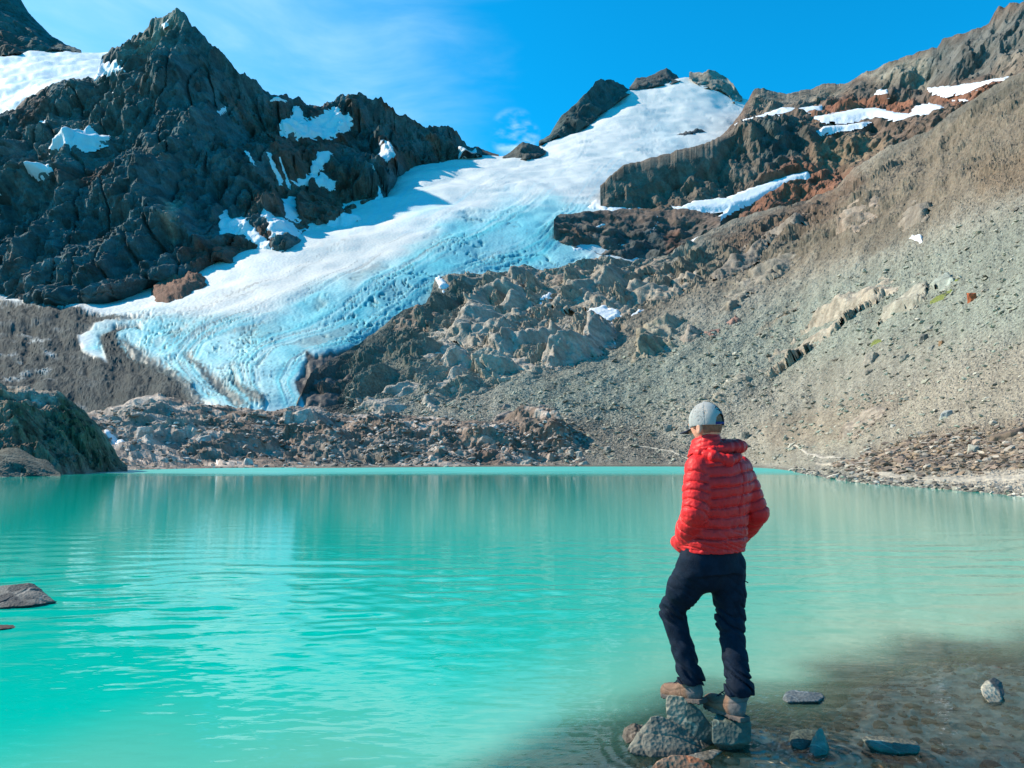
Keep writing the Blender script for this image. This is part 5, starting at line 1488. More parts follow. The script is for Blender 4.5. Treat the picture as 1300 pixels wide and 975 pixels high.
PAL = [(.36, .34, .26), (.29, .275, .22), (.44, .40, .32), (.31, .33, .26), (.23, .20, .16)]
scatter('scree_stones', 'loose grey-green stones scattered over the scree slope', SL,
        [([(640, 500), (900, 420), (1050, 350), (1200, 290), (1460, 180), (1460, 560), (1000, 590), (700, 590)], 1.0), ([(1060, 400), (1200, 330), (1300, 320), (1300, 480), (1100, 480)], 2.2), ([(960, 560), (1040, 505), (1130, 500), (1130, 560), (1000, 580)], 2.5),
         ([(430, 500), (640, 500), (640, 590), (430, 590)], 1.2)], 8500, 1.2, 7.5, PAL, 3, MAT_MID)
scatter('rubble', 'rusty brown rubble covering the lower right shore', SL,
        [([(1060, 590), (1150, 560), (1230, 545), (1320, 535), (1450, 520), (1450, 600), (1300, 596), (1180, 600), (1080, 603)], 1.0)], 5200, 2.0, 13, [(.27, .20, .15), (.21, .155, .12), (.36, .31, .25), (.16, .125, .10), (.33, .24, .165)], 4, MAT_MID, .5)
scatter('shore_stones', 'small stones lining the water on the right shore', SL,
        [([(1010, 598), (1050, 604), (1130, 612), (1200, 617), (1300, 624), (1450, 650), (1450, 670), (1300, 636), (1200, 625), (1130, 620), (1050, 612), (1010, 604)], 1.0)], 3600, 1.8, 9, [(.30, .26, .20), (.20, .17, .14), (.42, .38, .31), (.14, .125, .105)], 5, MAT_MID, .6)
scatter('shore_rubble', 'broken stones between the bedrock humps of the far shore', HM,
        [([(120, 520), (740, 530), (740, 595), (120, 598)], 1.0), ([(420, 555), (640, 560), (640, 592), (400, 592)], 2.5)], 6000, 1.5, 8, [(.22, .19, .16), (.34, .30, .26), (.50, .45, .40), (.14, .12, .10)], 6, MAT_MID)

rp = np.random.RandomState(12)
n = 5200
bxx = rp.uniform(-1.3, 7.2, n); byy = rp.uniform(3.2, 8.6, n)
ok = shallow(bxx, byy) > -.1; bxx, byy = bxx[ok], byy[ok]; n = len(bxx)
sz = .008 + .045 * rp.rand(n) ** 3
bs = ico[None] * (1 + .3 * (rp.rand(n, 12, 1) - .5) * 2) * np.stack([.9 + .6 * rp.rand(n), .8 + .4 * rp.rand(n), .35 + .3 * rp.rand(n)], -1)[:, None]
aa = rp.rand(n, 1) * 6.28
Vp = np.stack([bs[..., 0] * np.cos(aa) - bs[..., 1] * np.sin(aa), bs[..., 0] * np.sin(aa) + bs[..., 1] * np.cos(aa), bs[..., 2]], -1) * sz[:, None, None]
Vp = Vp + np.stack([bxx, byy, np.minimum(bed_z(bxx, byy) + sz * .25, -.012 - sz * .5)], -1)[:, None]
pc = np.array([(.34, .29, .22), (.22, .18, .14), (.45, .38, .28), (.36, .22, .12), (.12, .12, .11), (.30, .31, .26)])[rp.randint(0, 6, n)] * (.7 + .6 * rp.rand(n, 1))
tag(mesh_obj('pebbles', Vp.reshape(-1, 3), (icf[None] + 12 * np.arange(n)[:, None, None]).reshape(-1, 3), MAT_NEAR, None, np.clip(np.repeat(pc[:, None], 12, 1).reshape(-1, 3), 0, 1), True), 'small brown and grey pebbles on the bed of the clear shallows', None, None, 'stuff')

# ------------------------------------------------------------------ paths, moss, meltwater
def strip(sheet, line, width, name, label, mat, colour, cat=None, kind='structure', thick=.8):
    l = np.asarray(line, float)
    t = np.gradient(l, axis=0); t /= np.linalg.norm(t, axis=1)[:, None] + 1e-9
    nrm = np.stack([-t[:, 1], t[:, 0]], -1)
    w = np.asarray(width, float)[:, None] / 2 if np.ndim(width) else width / 2
    poly = np.vstack([l + nrm * w, (l - nrm * w)[::-1]])
    o = sheet.patch(name, poly, mat, thick, 1.0, None, .5, colour, None, None)
    if o: tag(o, label, cat, None, kind)
    return o


strip(SL, [(1000, 564), (1010, 566), (1017, 571), (1026, 577), (1045, 580), (1070, 581)], [2.5, 3.2, 4, 4, 3.5, 2], 'path', 'pale worn footpath curving down to the right shore', MAT_MID, (.50, .45, .37))
strip(SL, [(785, 568), (810, 566), (835, 569), (855, 575), (875, 582)], [1.2, 2.2, 2.4, 2.4, 2.2], 'path', 'thin pale footpath running behind the man along the far shore', MAT_MID, (.47, .43, .35))
strip(SL, [(1035, 588), (1085, 592), (1110, 600), (1150, 606), (1200, 609), (1300, 606), (1380, 600)], [3, 5, 6, 6, 6, 8, 9], 'path', 'smooth sandy beach path above the right waterline', MAT_MID, (.50, .44, .345))
for line, w, lab in [([(1180, 385), (1195, 378), (1209, 368)], [3, 7, 4], 'bright green moss beside the ribbed pale outcrop'), ([(1105, 442), (1113, 436), (1121, 433)], [3, 6, 3], 'small green moss patch above the tan boulder'), ([(1212, 358), (1217, 356)], [3, 3], 'tiny yellow moss tuft near the orange boulder')]:
    strip(SL, line, w, 'moss', lab, MAT_SCREE, (.20, .23, .06), 'moss', None, 1.5)
strip(DR, [(833, 272), (836, 280), (830, 290), (825, 297)], [1.2, 1.6, 1.4, 1.2], 'meltwater_stream', 'white thread of meltwater running down the dark outcrop', MAT_SNOW, None, 'stream', None, 1.4)
strip(SL, [(772, 412), (778, 416), (782, 424), (780, 432), (777, 437)], [1.2, 1.5, 1.5, 1.4, 1.0], 'meltwater_stream', 'white thread of meltwater at the right end of the long humped outcrop', MAT_SNOW, None, 'stream', None, 5)
strip(HM, [(137, 552), (146, 558), (154, 562), (164, 567)], [5, 7, 6, 3], 'snow_patch', 'grey melt snow caught between the pale slabs on the far shore', MAT_SNOW, None, 'snow patch', None, 4)
strip(HM, [(272, 577), (276, 582), (275, 588)], [2, 2, 2.5], 'meltwater_stream', 'short white cascade reaching the lake below the hummocks', MAT_SNOW, None, 'stream', None, 3)

# ------------------------------------------------------------------ the man at the water's edge
f32 = np.float32


def capsule(g, a, b, ra, rb):
    a = np.asarray(a, f32); b = np.asarray(b, f32)
    ab = b - a; t = np.clip(((g - a) @ ab) / (ab @ ab), 0, 1)
    return np.linalg.norm(g - a - t[..., None] * ab, axis=-1) - (ra + (rb - ra) * t), t


def chain(g, P, R, k=.01):
    """Rounded tube through points; returns the distance and the arc length of the nearest place."""
    best = None; L = 0.0
    for i in range(len(P) - 1):
        d, t = capsule(g, P[i], P[i + 1], R[i], R[i + 1])
        seg = float(np.linalg.norm(np.asarray(P[i + 1]) - np.asarray(P[i])))
        s = L + t * seg
        if best is None: best, arc = d, s
        else:
            arc = np.where(d < best, s, arc); best = smin(best, d, k)
        L += seg
    return best, arc


def ellipsoid(g, c, axes, r):
    q = g - np.asarray(c, f32)
    u = np.stack([q @ np.asarray(axes[k], f32) / r[k] for k in range(3)], -1)
    n = np.linalg.norm(u, axis=-1)
    n2 = np.linalg.norm(u / np.asarray(r, f32), axis=-1)
    return n * (n - 1) / np.maximum(n2, 1e-6)


def fabric(name, base, rough, noise_scale, bump, spec=.4, sheen=0., second=None):
    m = rock_mat(name, rough, bump, noise_scale, .12, spec, base, second or base)
    m.node_tree.nodes['Principled BSDF'].inputs['Sheen Weight'].default_value = sheen
    return m


M_JACKET = fabric('red_nylon', (.95, .034, .032), .48, 30, .10, .2, .0, (.86, .026, .028))
M_DENIM = fabric('dark_denim', (.006, .013, .027), .75, 60, .2, .12, .0, (.009, .019, .038))
M_CAP = fabric('cap_cotton', (.42, .45, .46), .85, 90, .25, .2, .1, (.36, .39, .41))
M_DARKCLOTH = fabric('cap_navy', (.02, .025, .05), .8, 90, .2, .2)
M_BLUE = fabric('strap_blue', (.02, .02, .16), .7, 90, .1, .3)
M_LEATHER = rock_mat('boot_leather', .75, .25, 70, .2, .3)
M_SOLE = fabric('boot_sole', (.17, .13, .11), .85, 60, .3, .2, 0, (.10, .085, .08))
M_SKIN = fabric('skin', (.85, .40, .25), .5, 80, .05, .4, 0, (.80, .36, .22))
M_SKIN.node_tree.nodes['Principled BSDF'].inputs['Subsurface Weight'].default_value = .12
M_SKIN.node_tree.nodes['Principled BSDF'].inputs['Subsurface Radius'].default_value = (.02, .006, .003)
M_SKIN.node_tree.nodes['Principled BSDF'].inputs['Subsurface Scale'].default_value = .5
M_HAIR = fabric('hair_brown', (.42, .17, .09), .7, 160, .3, .2, 0, (.30, .12, .07))

man = empty('person', U(915, 915, 4.38))
tag(man, 'man seen from behind in red puffer jacket, dark trousers and grey cap', 'person')
MAN_AT = U(915, 915, 4.38)
UP = np.array([0, 0, 1.0])
FW = np.array([-.57, .82, 0]); FW /= np.linalg.norm(FW)
LT = np.array([FW[1], -FW[0], 0])                     # towards his right hand
HF = np.array([-.68, .73, -.06]); HF /= np.linalg.norm(HF)
HL = np.array([HF[1], -HF[0], 0]); HL /= np.linalg.norm(HL); HU = np.cross(HL, HF); HU = HU if HU[2] > 0 else -HU


def place(name, V, Q, mat, parent=None, col=None, smooth_shade=True):
    o = mesh_obj(name, V - MAN_AT, Q, mat, parent or man, col, smooth_shade)
    return o


hem = U(905, 694, 4.42); waist = U(908, 655, 4.42); chest = U(913, 612, 4.41); shl = U(911, 588, 4.41); topc = U(903, 571, 4.41)
# joints
LS, LE, LW = U(887, 594, 4.31), U(883, 651, 4.25), U(868, 689, 4.42)
RS, RE, RW = U(938, 594, 4.51), U(959, 650, 4.50), U(938, 680, 4.68)
LHIP, LKNEE, LANK = U(883, 722, 4.37), U(854, 776, 4.52), U(878, 862, 4.43)
RHIP, RKNEE, RANK = U(924, 722, 4.46), U(927, 788, 4.46), U(939, 876, 4.30)
HEADC = U(896, 537, 4.40)

# body: one continuous figure
BF = Field(np.array([.72, 4.05, .10]), np.array([1.62, 4.95, 2.0]), .0062)


def bb(pts_, r):
    pts_ = np.array(pts_); return pts_.min(0) - r, pts_.max(0) + r


def bchain(P, R, k1, k2):
    BF.add(*bb(P, max(R) + .07), lambda g: chain(g, P, R, k1)[0], k2)


bchain([U(905, 700, 4.42), waist, chest, shl], [.125, .12, .13, .11], .03, .03)
for A, B, C_, sgn in ((LS, LE, LW, -1), (RS, RE, RW, 1)):
    inw = -LT * sgn
    hand = C_ + inw * .035 + FW * .02 - UP * .02
    bchain([A, B, C_], [.052, .042, .028], .02, .02)
    bchain([C_, hand], [.026, .034], .01, .015)
    for f in range(4):                                  # fingers curl inside the pocket
        r0 = hand + UP * (.026 - .018 * f)
        bchain([r0, r0 + inw * (.032 + .004 * (1 - abs(f - 1))), r0 + inw * .045 + FW * .02], [.0095, .009, .008], .003, .004)
    bchain([C_ + UP * .018 + FW * .012, hand + UP * .04, hand + UP * .042 + inw * .025], [.012, .011, .009], .003, .006)
for A, B, C_ in ((LHIP, LKNEE, LANK), (RHIP, RKNEE, RANK)):
    bchain([A, B, C_], [.072, .052, .042], .02, .03)
neck0, neck1 = U(903, 585, 4.41), U(900, 549, 4.405)
bchain([neck0, neck1], [.064, .056], .01, .03)


def head_d(g):
    head = ellipsoid(g, HEADC, (HF, HL, HU), (.098, .078, .112))
    head = smin(head, ellipsoid(g, HEADC + HF * .036 - HU * .075, (HF, HL, HU), (.062, .054, .052)), .03)
    head = smin(head, ellipsoid(g, HEADC + HF * .084 - HU * .106, (HF, HL, HU), (.018, .022, .016)), .02)
    head = smin(head, ellipsoid(g, HEADC + HF * .100 - HU * .045, (HF, HL, HU), (.022, .014, .020)), .012)        # nose
    head = smin(head, ellipsoid(g, HEADC + HF * .086 - HU * .005, (HF, HL, HU), (.014, .050, .012)), .015)        # brow
    head = smin(head, ellipsoid(g, HEADC + HF * .088 - HU * .078, (HF, HL, HU), (.012, .024, .008)), .006)        # lips
    for sgn in (-1, 1):
        head = np.maximum(head, -ellipsoid(g, HEADC + HF * .098 + HL * sgn * .032 - HU * .026, (HF, HL, HU), (.014, .016, .010)))
        ear = ellipsoid(g, HEADC + HL * sgn * .081 - HF * .002 - HU * .040, (HF, HL, HU), (.019, .011, .033))
        head = smin(head, ear, .004)
        head = np.maximum(head, -ellipsoid(g, HEADC + HL * sgn * .091 + HF * .004 - HU * .036, (HF, HL, HU), (.009, .006, .016)))
    return head


BF.add(HEADC - .18, HEADC + .18, head_d, .016)
V, Q = BF.net()
body_o = place('body', V, Q, M_SKIN)
# eyes
for sgn in (-1, 1):
    g2, o2 = grid_pts(HEADC + HF * .088 + HL * sgn * .032 - HU * .026 - .018, HEADC + HF * .088 + HL * sgn * .032 - HU * .026 + .018, .002)
    V, Q = surface_net(ellipsoid(g2.astype(f32), HEADC + HF * .084 + HL * sgn * .032 - HU * .026, (HF, HL, HU), (.011, .012, .011)), o2, .002)
    place('eye', V, Q, M_CAP)
# cropped hair at the nape and temples
hl, hh = HEADC - .14, HEADC + .14
g, o_ = grid_pts(hl, hh, .0042); g = g.astype(f32)
q = g - HEADC.astype(f32)
qf, ql, qu = q @ HF.astype(f32), q @ HL.astype(f32), q @ HU.astype(f32)
cr = ellipsoid(g, HEADC, (HF, HL, HU), (.1005, .0812, .1145))
hair = np.maximum(cr, -(cr + .006))
line = -.062 + .30 * np.clip(qf + .02, 0, 1) * 1.6 + .004 * perlin(g * 120)
hair = np.maximum(hair, (line - qu))
hair = np.maximum(hair, qf - .045)
hair = np.maximum(hair, -(np.linalg.norm(np.stack([(qf + .0) / 1.0, (qu + .038) / 1.35], -1), axis=-1) - .024) - 0 * ql + np.where(np.abs(ql) > .06, 0, -9))
V, Q = surface_net(hair, o_, .0042); place('hair', V, Q, M_HAIR)

# cap
capd = ellipsoid(g, HEADC + HU * .006 - HF * .004, (HF, HL, HU), (.107, .088, .118))
shell = np.maximum(capd, -(capd + .006))
rim = qu + .012 - .10 * np.clip(-qf - .02, 0, 1) * 0
shell = np.maximum(shell, -(qu + .020))
opening = np.linalg.norm(np.stack([ql, (qu - .000) * .95], -1), axis=-1) - .041
opening = np.where(qf < 0, opening, 9)
shell = np.maximum(shell, -np.maximum(opening, -(qu + .003)))
pan = np.abs(((np.arctan2(ql, qf) / (pi / 3)) + .5) % 1 - .5)                    # six panel seams
shell = shell + .0016 * smooth(pan, .035, 0) + .0012 * fbm(g * 22, 2)
V, Q = surface_net(shell, o_, .0042)
qq = V - HEADC
cb = np.full((len(V), 3), 1.0)
ang = np.arctan2(qq @ HL, qq @ HF)
light = np.array([.46, .45, .42]); dark = np.array([.155, .18, .22])
w = smooth(np.abs(ang), 2.25, 2.5)[:, None] * .0 + smooth(ang, 2.30, 2.45)[:, None]
edge = smooth(np.hypot(qq @ HL, qq @ HU) * (1 + 0 * ang), .048, .044) * ((qq @ HF) < 0)
capc = light * (1 - w) + dark * w  # shade on the cap's right back, painted into its colour
capc = capc * (1 - .75 * (edge[:, None] * w)) + 0 * capc
capc *= (1 - .3 * smooth(np.abs(((ang / (pi / 3)) + .5) % 1 - .5), .04, .0))[:, None]
M_CAPV = rock_mat('cap_twill', .85, .2, 120, .06, .2)
cap = place('cap', V, Q, M_CAPV, None, capc)
cap['label'] = 'light grey cap with shade painted on its right back and dark brim'
# brim, strap, emblem, button
g2, o2 = grid_pts(HEADC + HF * .12 - .12, HEADC + HF * .12 + .12, .004); g2 = g2.astype(f32)
p = g2 - (HEADC + HF * .088 - HU * .028).astype(f32)
bf, blt, bu = p @ HF.astype(f32), p @ HL.astype(f32), p @ HU.astype(f32)
curve = bu + .42 * bf * .6 + 2.8 * blt * blt
br = np.maximum(np.linalg.norm(np.stack([bf / 1.0, blt / 1.02], -1), axis=-1) - .082, np.abs(curve) - .0035)
br = np.maximum(br, -bf - .012)
V, Q = surface_net(br, o2, .004); place('brim', V, Q, M_DARKCLOTH, cap)
g3, o3 = grid_pts(HEADC - .13, HEADC + .13, .003); g3 = g3.astype(f32)
q3 = g3 - HEADC.astype(f32); a_, b_, c_ = q3 @ HF.astype(f32), q3 @ HL.astype(f32), q3 @ HU.astype(f32)
e3 = ellipsoid(g3, HEADC + HU * .006 - HF * .004, (HF, HL, HU), (.108, .089, .119))
st = np.maximum(np.maximum(e3, -(e3 + .004)), np.maximum(np.maximum(-.019 - c_, c_ + .002), a_ + .055))
st = np.maximum(st, np.abs(b_) - .046)
V, Q = surface_net(st, o3, .003); place('strap', V, Q, M_BLUE, cap)
e4 = ellipsoid(g3, HEADC + HU * .006 - HF * .004, (HF, HL, HU), (.1095, .0905, .1205))
ring = np.abs(np.hypot(b_ + .006, (c_ - .074) * 1.25) - .017) - .0035
ring = np.maximum(ring, -(b_ + .006 + (c_ - .074)) - .012)
bar = np.maximum(np.abs((c_ - .066) + .25 * b_) - .003, np.abs(b_ + .006) - .017)
em = np.maximum(np.maximum(e4, -(e4 + .003)), np.minimum(ring, bar)); em = np.maximum(em, a_ + .01)
V, Q = surface_net(em, o3, .003)
if len(V): place('emblem', V, Q, M_DARKCLOTH, cap)
V, Q = surface_net(ellipsoid(g3, HEADC + HU * .122, (HF, HL, HU), (.010, .010, .006)), o3, .003); place('button', V, Q, M_CAP, cap)

# jacket ----------------------------------------------------------------------
hj = .0046
g, o_ = grid_pts(np.array([U(850, 600, 4.3)[0], 4.06, hem[2] - .05]), np.array([U(978, 600, 4.6)[0] + .03, 4.86, topc[2] + .14]), hj)
g = g.astype(f32)
zs = np.array([hem[2] - .02, hem[2] + .02, waist[2], chest[2], shl[2], shl[2] + .045, topc[2] + .02, topc[2] + .05])
cxs = np.array([hem[0], hem[0], waist[0], chest[0], shl[0], shl[0] * .6 + topc[0] * .4, topc[0], topc[0]])
cys = np.array([hem[1], hem[1], waist[1], chest[1], shl[1], shl[1], topc[1], topc[1]])
ws = np.array([.192, .200, .196, .212, .196, .150, .088, .070]); ds = np.array([.150, .158, .150, .152, .128, .110, .084, .070])
z = g[..., 2]
cx_ = np.interp(z, zs, cxs); cy_ = np.interp(z, zs, cys); w_ = np.interp(z, zs, ws); d_ = np.interp(z, zs, ds)
qx, qy = g[..., 0] - cx_, g[..., 1] - cy_
u = qx * LT[0] + qy * LT[1]; v = qx * FW[0] + qy * FW[1]
rr_ = (np.abs(u / w_) ** 2.3 + np.abs(v / d_) ** 2.3) ** (1 / 2.3)
torso = ((rr_ - 1) * np.minimum(w_, d_)).astype(f32)
torso = np.maximum(torso, zs[0] - z); torso = np.maximum(torso, z - zs[-1])
nearj = torso < .05
for A, B, C_ in ((LS, LE, LW), (RS, RE, RW)): nearj |= chain(g, [A, B, C_], [.10, .10, .08], .01)[0] < .02
deep_in = torso < -.06
nearj &= ~deep_in


def nn(fn, p):
    out = np.zeros(nearj.shape, np.float32); out[nearj] = fn(p[nearj]); return out


wob = nn(lambda p: fbm(p * 7, 2) * .17, g)
tq = (z - hem[2]) / .0605 - u * 1.9 * smooth(z, hem[2] + .1, hem[2] + .3) + wob * 1.1
yoke = smooth(z, shl[2] - .01, shl[2] + .03)
quilt = 1 - (1 - np.abs(np.sin(pi * tq))) ** 3.0
wr = nn(lambda p: fbm(p * np.array([34, 34, 12], f32), 2), g)
hemband = smooth(z, hem[2] + .045, hem[2] + .02)
torso = torso - (quilt * .0105 * (1 - .55 * yoke) * (1 - .6 * hemband)) - wr * .0065 * (1 - np.abs(np.sin(pi * tq))) - wr * .0024
# slack folds above the hem and a long crease from the hood
torso = torso + .0045 * smooth(.20 - np.abs(nn(perlin, np.stack([u * 5, v * 5, (z + u * .35) * 26], -1))), 0, .2) * smooth(z, hem[2] + .20, hem[2] + .03)
cre = np.abs(u - .035 - (z - shl[2]) * .10 + .004 * np.sin(z * 60))
torso = torso + .007 * smooth(cre, .011, .0) * (v < 0) * smooth(z, hem[2] + .17, hem[2] + .21)
jack = torso
for A, B, C_, r in ((LS, LE, LW, (.070, .069, .046)), (RS, RE, RW, (.068, .070, .052))):
    C2 = C_ + (C_ - B) * .08
    d, arc = chain(g, [A, A + (B - A) * .5, B, B + (C2 - B) * .5, C2], [r[0], .072, r[1], .066, r[2]], .012)
    aw = arc / .0545 + wob * 2.5 + .25
    ql_ = 1 - (1 - np.abs(np.sin(pi * aw))) ** 3.0
    d = d - ql_ * .0100 + .001 - wr * .0045 * (1 - np.abs(np.sin(pi * aw))) - .002 * wr
    bend = np.linalg.norm(g - np.asarray(B, f32), axis=-1)
    d = d + .005 * smooth(.22 - np.abs(nn(perlin, g * np.array([20, 20, 34], f32))), 0, .22) * smooth(bend, .13, .03)
    jack = smin(jack, d.astype(f32), .012)
# hands in side pockets pull the front out
d, _ = capsule(g, LW, LW + FW * .05, .046, .04); jack = smin(jack, d, .02)
d, _ = capsule(g, RW, RW - LT * .02 + FW * .06, .05, .04); jack = smin(jack, d, .02)
# hollow neck
jack = np.maximum(jack, -(capsule(g, U(900, 590, 4.41), U(898, 530, 4.40), .056, .066)[0]))
V, Q = surface_net(jack, o_, hj)
jacket = place('jacket', V, Q, M_JACKET)
# collar
hc = .0042
g, o_ = grid_pts(U(897, 562, 4.4) - np.array([.15, .15, .10]), U(897, 562, 4.4) + np.array([.13, .15, .09]), hc); g = g.astype(f32)
q = g - U(898, 564, 4.40).astype(f32)
cu, cv, cz_ = q @ LT.astype(f32), q @ FW.astype(f32), q[..., 2]
cz2 = cz_ + .30 * np.clip(cv, -1, 1) + .0
rad = np.hypot((cu + .0) / .98, (cv - .012) / 1.12)
R_ = .076 + (-cz2) * .32
col_ = np.abs(rad - R_) - .0105 - .003 * np.abs(np.sin(cz2 * 110)) - fbm(g * 40, 2) * .003
col_ = np.maximum(col_, np.abs(cz2) - .045)
front = np.abs(np.arctan2(cu, cv))
col_ = np.maximum(col_, .13 - front + .0 * cz_)
V, Q = surface_net(col_, o_, hc); place('collar', V, Q, M_JACKET, jacket)
# bunched hood
lo = np.minimum(U(868, 596, 4.15), U(955, 596, 4.15)); 
g, o_ = grid_pts(np.array([U(868, 570, 4.4)[0] - .02, 4.16, U(900, 597, 4.4)[2]]), np.array([U(952, 570, 4.5)[0] + .03, 4.62, U(900, 549, 4.4)[2] + .01]), hc); g = g.astype(f32)
d1, a1 = chain(g, [U(880, 574, 4.42), U(888, 575, 4.32), U(905, 580, 4.275), U(924, 585, 4.28), U(938, 580, 4.34)], [.016, .024, .032, .032, .022], .015)
d2, a2 = chain(g, [U(903, 573, 4.31), U(920, 569, 4.34), U(936, 567, 4.40), U(941, 567, 4.45)], [.026, .036, .038, .033], .015)
d3, a3 = chain(g, [U(888, 571, 4.36), U(905, 566, 4.34), U(918, 563, 4.38), U(934, 562, 4.44)], [.018, .024, .026, .022], .015)
n_ = fbm(g * np.array([40, 40, 18], f32), 2)
d1 = d1 - .004 * np.abs(np.sin(a1 * 75)) - n_ * .005; d2 = d2 - .005 * np.abs(np.sin(a2 * 60 + 1)) - n_ * .005; d3 = d3 - n_ * .004
hood = smin(smin(d1, d2, .007), d3, .007)
V, Q = surface_net(hood, o_, hc); place('hood', V, Q, M_JACKET, jacket)

# trousers ---------------------------------------------------------------------
ht = .005
g, o_ = grid_pts(np.array([U(832, 780, 4.4)[0], 4.12, U(900, 890, 4.2)[2] - .02]), np.array([U(962, 780, 4.4)[0], 4.74, hem[2] + .05]), ht); g = g.astype(f32)
q = g - U(904, 712, 4.42).astype(f32)
hu, hv, hz = q @ LT.astype(f32), q @ FW.astype(f32), q[..., 2]
hips = (np.hypot(hu / .186, hv / .140) - 1) * .14
hips = np.maximum(hips, hz - .125); hips = np.maximum(hips, -.06 - hz)
hips = smin(hips, capsule(g, U(901, 728, 4.42) - LT * .05, U(901, 728, 4.42) + LT * .05, .105, .105)[0], .03)
tro = None
for A, B, C_, R, cuff in ((LHIP + UP * .02, LKNEE, LANK, [.100, .094, .069, .062, .068], 1), (RHIP + UP * .02, RKNEE, RANK, [.098, .092, .075, .064, .074], 2)):
    end = C_ - UP * .012
    P = [A, A + (B - A) * .5, B, B + (end - B) * .55, end]
    d, arc = chain(g, P, R, .03)
    tot = float(np.linalg.norm(B - A) + np.linalg.norm(end - B)); kn = float(np.linalg.norm(B - A))
    fold = smooth(.30 - np.abs(perlin(np.stack([g[..., 0] * 7, g[..., 1] * 7, g[..., 2] * 17 + g[..., 0] * 12], -1))), 0, .30)
    amp_ = .004 + .010 * smooth(np.abs(arc - kn), .14, .02) + .016 * smooth(arc, tot - .17, tot - .02)
    d = d + (fold - .5) * amp_ - fbm(g * 11, 2) * .007
    plane = (g - np.asarray(end - UP * .012, f32)) @ np.array([0, 0, -1], f32)
    d = np.maximum(d, plane + .006 * perlin(g * 14))
    tro = d if tro is None else smin(tro, d, .012)
tro = smin(tro, hips.astype(f32) - fbm(g * 9, 2) * .006, .04)
cutz = hem[2] + .035
tro = np.maximum(tro, z_ := g[..., 2] - cutz)
pk_ = np.linalg.norm(g - U(872, 728, 4.27).astype(f32), axis=-1)
V, Q = surface_net(tro, o_, ht)
trousers = place('trousers', V, Q, M_DENIM)


def tube(name, P, r, mat, parent, n=6):
    P = np.asarray(P, float)
    T = np.gradient(P, axis=0); T /= np.linalg.norm(T, axis=1)[:, None]
    ref = np.array([.3, .5, .81])
    A = np.cross(T, ref); A /= np.linalg.norm(A, axis=1)[:, None]; B = np.cross(T, A)
    th = np.arange(n) * 2 * pi / n
    V = (P[:, None] + r * (A[:, None] * np.cos(th)[None, :, None] + B[:, None] * np.sin(th)[None, :, None])).reshape(-1, 3)
    m = len(P)
    Qs = [[i * n + j, i * n + (j + 1) % n, (i + 1) * n + (j + 1) % n, (i + 1) * n + j] for i in range(m - 1) for j in range(n)]
    caps = [[0, k + 1, k] for k in range(1, n - 1)] + [[(m - 1) * n, (m - 1) * n + k, (m - 1) * n + k + 1] for k in range(1, n - 1)]
    return place(name, V, [np.array(Qs), np.array(caps)], mat, parent)


M_SEAM = fabric('pocket_piping', (.28, .30, .33), .6, 90, .05)
tube('drawcord', [U(942, 732, 4.42), U(945, 737, 4.41), U(950, 740, 4.40)], .0032, M_DARKCLOTH, trousers)

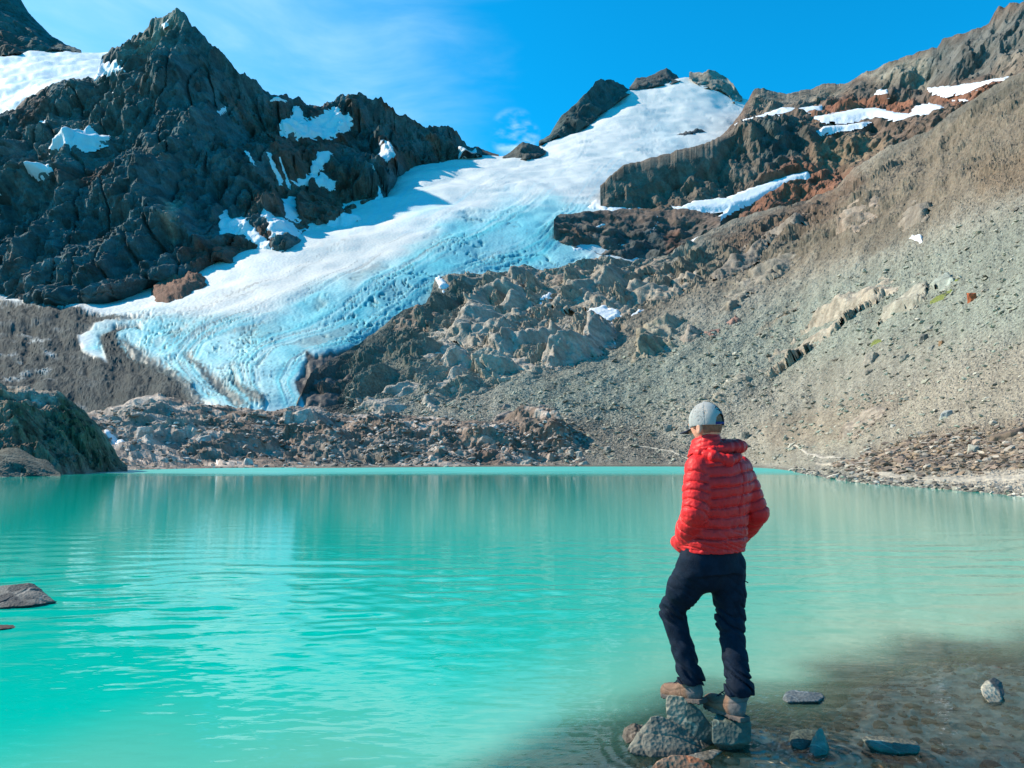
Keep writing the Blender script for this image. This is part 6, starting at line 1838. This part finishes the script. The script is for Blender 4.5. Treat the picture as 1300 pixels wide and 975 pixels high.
# boots --------------------------------------------------------------------------
def boot(heel, toe, top, label):
    D_ = toe - heel; Ln = np.linalg.norm(D_); D_ = D_ / Ln
    S_ = np.cross(D_, UP); S_ /= np.linalg.norm(S_); N_ = np.cross(S_, D_)
    h = .0042
    lo = np.minimum(np.minimum(heel, toe), top) - .085; hi = np.maximum(np.maximum(heel, toe), top) + .085
    g, o = grid_pts(lo, hi, h); g = g.astype(f32)
    q = g - heel.astype(f32)
    x, y, zz = q @ D_.astype(f32), q @ S_.astype(f32), q @ N_.astype(f32)
    wid = np.interp(x, [-.02, .05, .12, .21, .28, .32], [.030, .039, .036, .050, .040, .01])
    plan = np.maximum(np.abs(y) - wid, np.abs(x - .15) - .158)
    plan = smin(-(-plan), np.hypot(x - .15, 0) * 0 + 9, .001)
    upr = ellipsoid(g, heel + D_ * .075 + N_ * .062, (D_, S_, N_), (.082, .045, .062))
    upr = smin(upr, ellipsoid(g, heel + D_ * .195 + N_ * .045, (D_, S_, N_), (.112, .050, .050)), .025)
    upr = smin(upr, ellipsoid(g, heel + D_ * .255 + N_ * .045, (D_, S_, N_), (.055, .046, .036)), .015)
    ank = heel + D_ * .062 + N_ * .07
    d, _ = capsule(g, ank, top, .050, .052); upr = smin(upr, d, .025)
    d, _ = capsule(g, heel + D_ * .15 + N_ * .06, top + D_ * .02 - N_ * .02, .036, .040); upr = smin(upr, d, .02)
    upr = np.maximum(upr, .024 - zz)
    seam = np.minimum(np.abs(zz - .055 - .25 * np.abs(x - .2)), np.abs(x - .105 - .12 * zz))
    upr = upr + .0022 * smooth(seam, .006, 0) - fbm(g * 26, 2) * .003
    V, Q = surface_net(upr, o, h)
    qv = V - heel; xv, yv, zv = qv @ D_, qv @ S_, qv @ N_
    tan_ = np.array([.22, .125, .08]); gry = np.array([.15, .135, .13]); drk = np.array([.07, .065, .07])
    w1 = smooth(xv, .045, .075)[:, None]; w2 = smooth(zv, .105, .125)[:, None]
    c = gry * (1 - w1) + tan_ * w1
    c = c * (1 - w2 * .55) + gry * w2 * .55
    c = c * (1 - .4 * smooth(np.minimum(np.abs(zv - .055 - .25 * np.abs(xv - .2)), np.abs(xv - .105 - .12 * zv)), .005, 0))[:, None]
    tongue = (smooth(np.abs(yv), .020, .014) * smooth(xv, .10, .13) * smooth(zv, .07, .09))[:, None]
    c = c * (1 - tongue * .6) + drk * tongue * .6
    c *= (1 + .35 * fbm(V * 30, 3))[:, None]
    b = place('boot', V, Q, M_LEATHER, None, np.clip(c, 0, 1)); b['label'] = label
    rnd = np.hypot(np.maximum(np.abs(x - .15) - .10, 0), y * 1.0) 
    sole = np.maximum(np.abs(y) - wid - .004, np.maximum(x - .312, -.016 - x))
    tread = .006 * (np.abs(np.sin(x * 95)) > .45) * (zz < .006)
    sole = np.maximum(sole, np.maximum(zz - .030 - .008 * smooth(x, .26, .31), -zz + .0 + tread))
    arch = np.maximum(np.abs(x - .115) - .020, zz - .008)
    sole = np.maximum(sole, -arch)
    V, Q = surface_net(sole.astype(f32), o, h); place('sole', V, Q, M_SOLE, b)
    for k in range(5):                                     # laces across the instep
        c0 = heel + D_ * (.185 - .018 * k) + N_ * (.094 + .013 * k)
        c0 = c0 + D_ * .004
        tube('lace', [c0 - S_ * .024 - N_ * .008, c0 - S_ * .012 + N_ * .003, c0 + N_ * .005, c0 + S_ * .012 + N_ * .003, c0 + S_ * .024 - N_ * .008], .0028, M_DARKCLOTH, b)
    return b


man.location = Vector((0, 0, CAM_Z)) + (man.location - Vector((0, 0, CAM_Z))) * 1.03
man.scale = (1.03,) * 3
boot(U(891, 894, 4.38), U(849, 886, 4.60), U(879, 862, 4.44), 'boot resting on the tall slab')
boot(U(944, 917, 4.25), U(906, 901, 4.47), U(940, 878, 4.30), 'boot on the lower block')
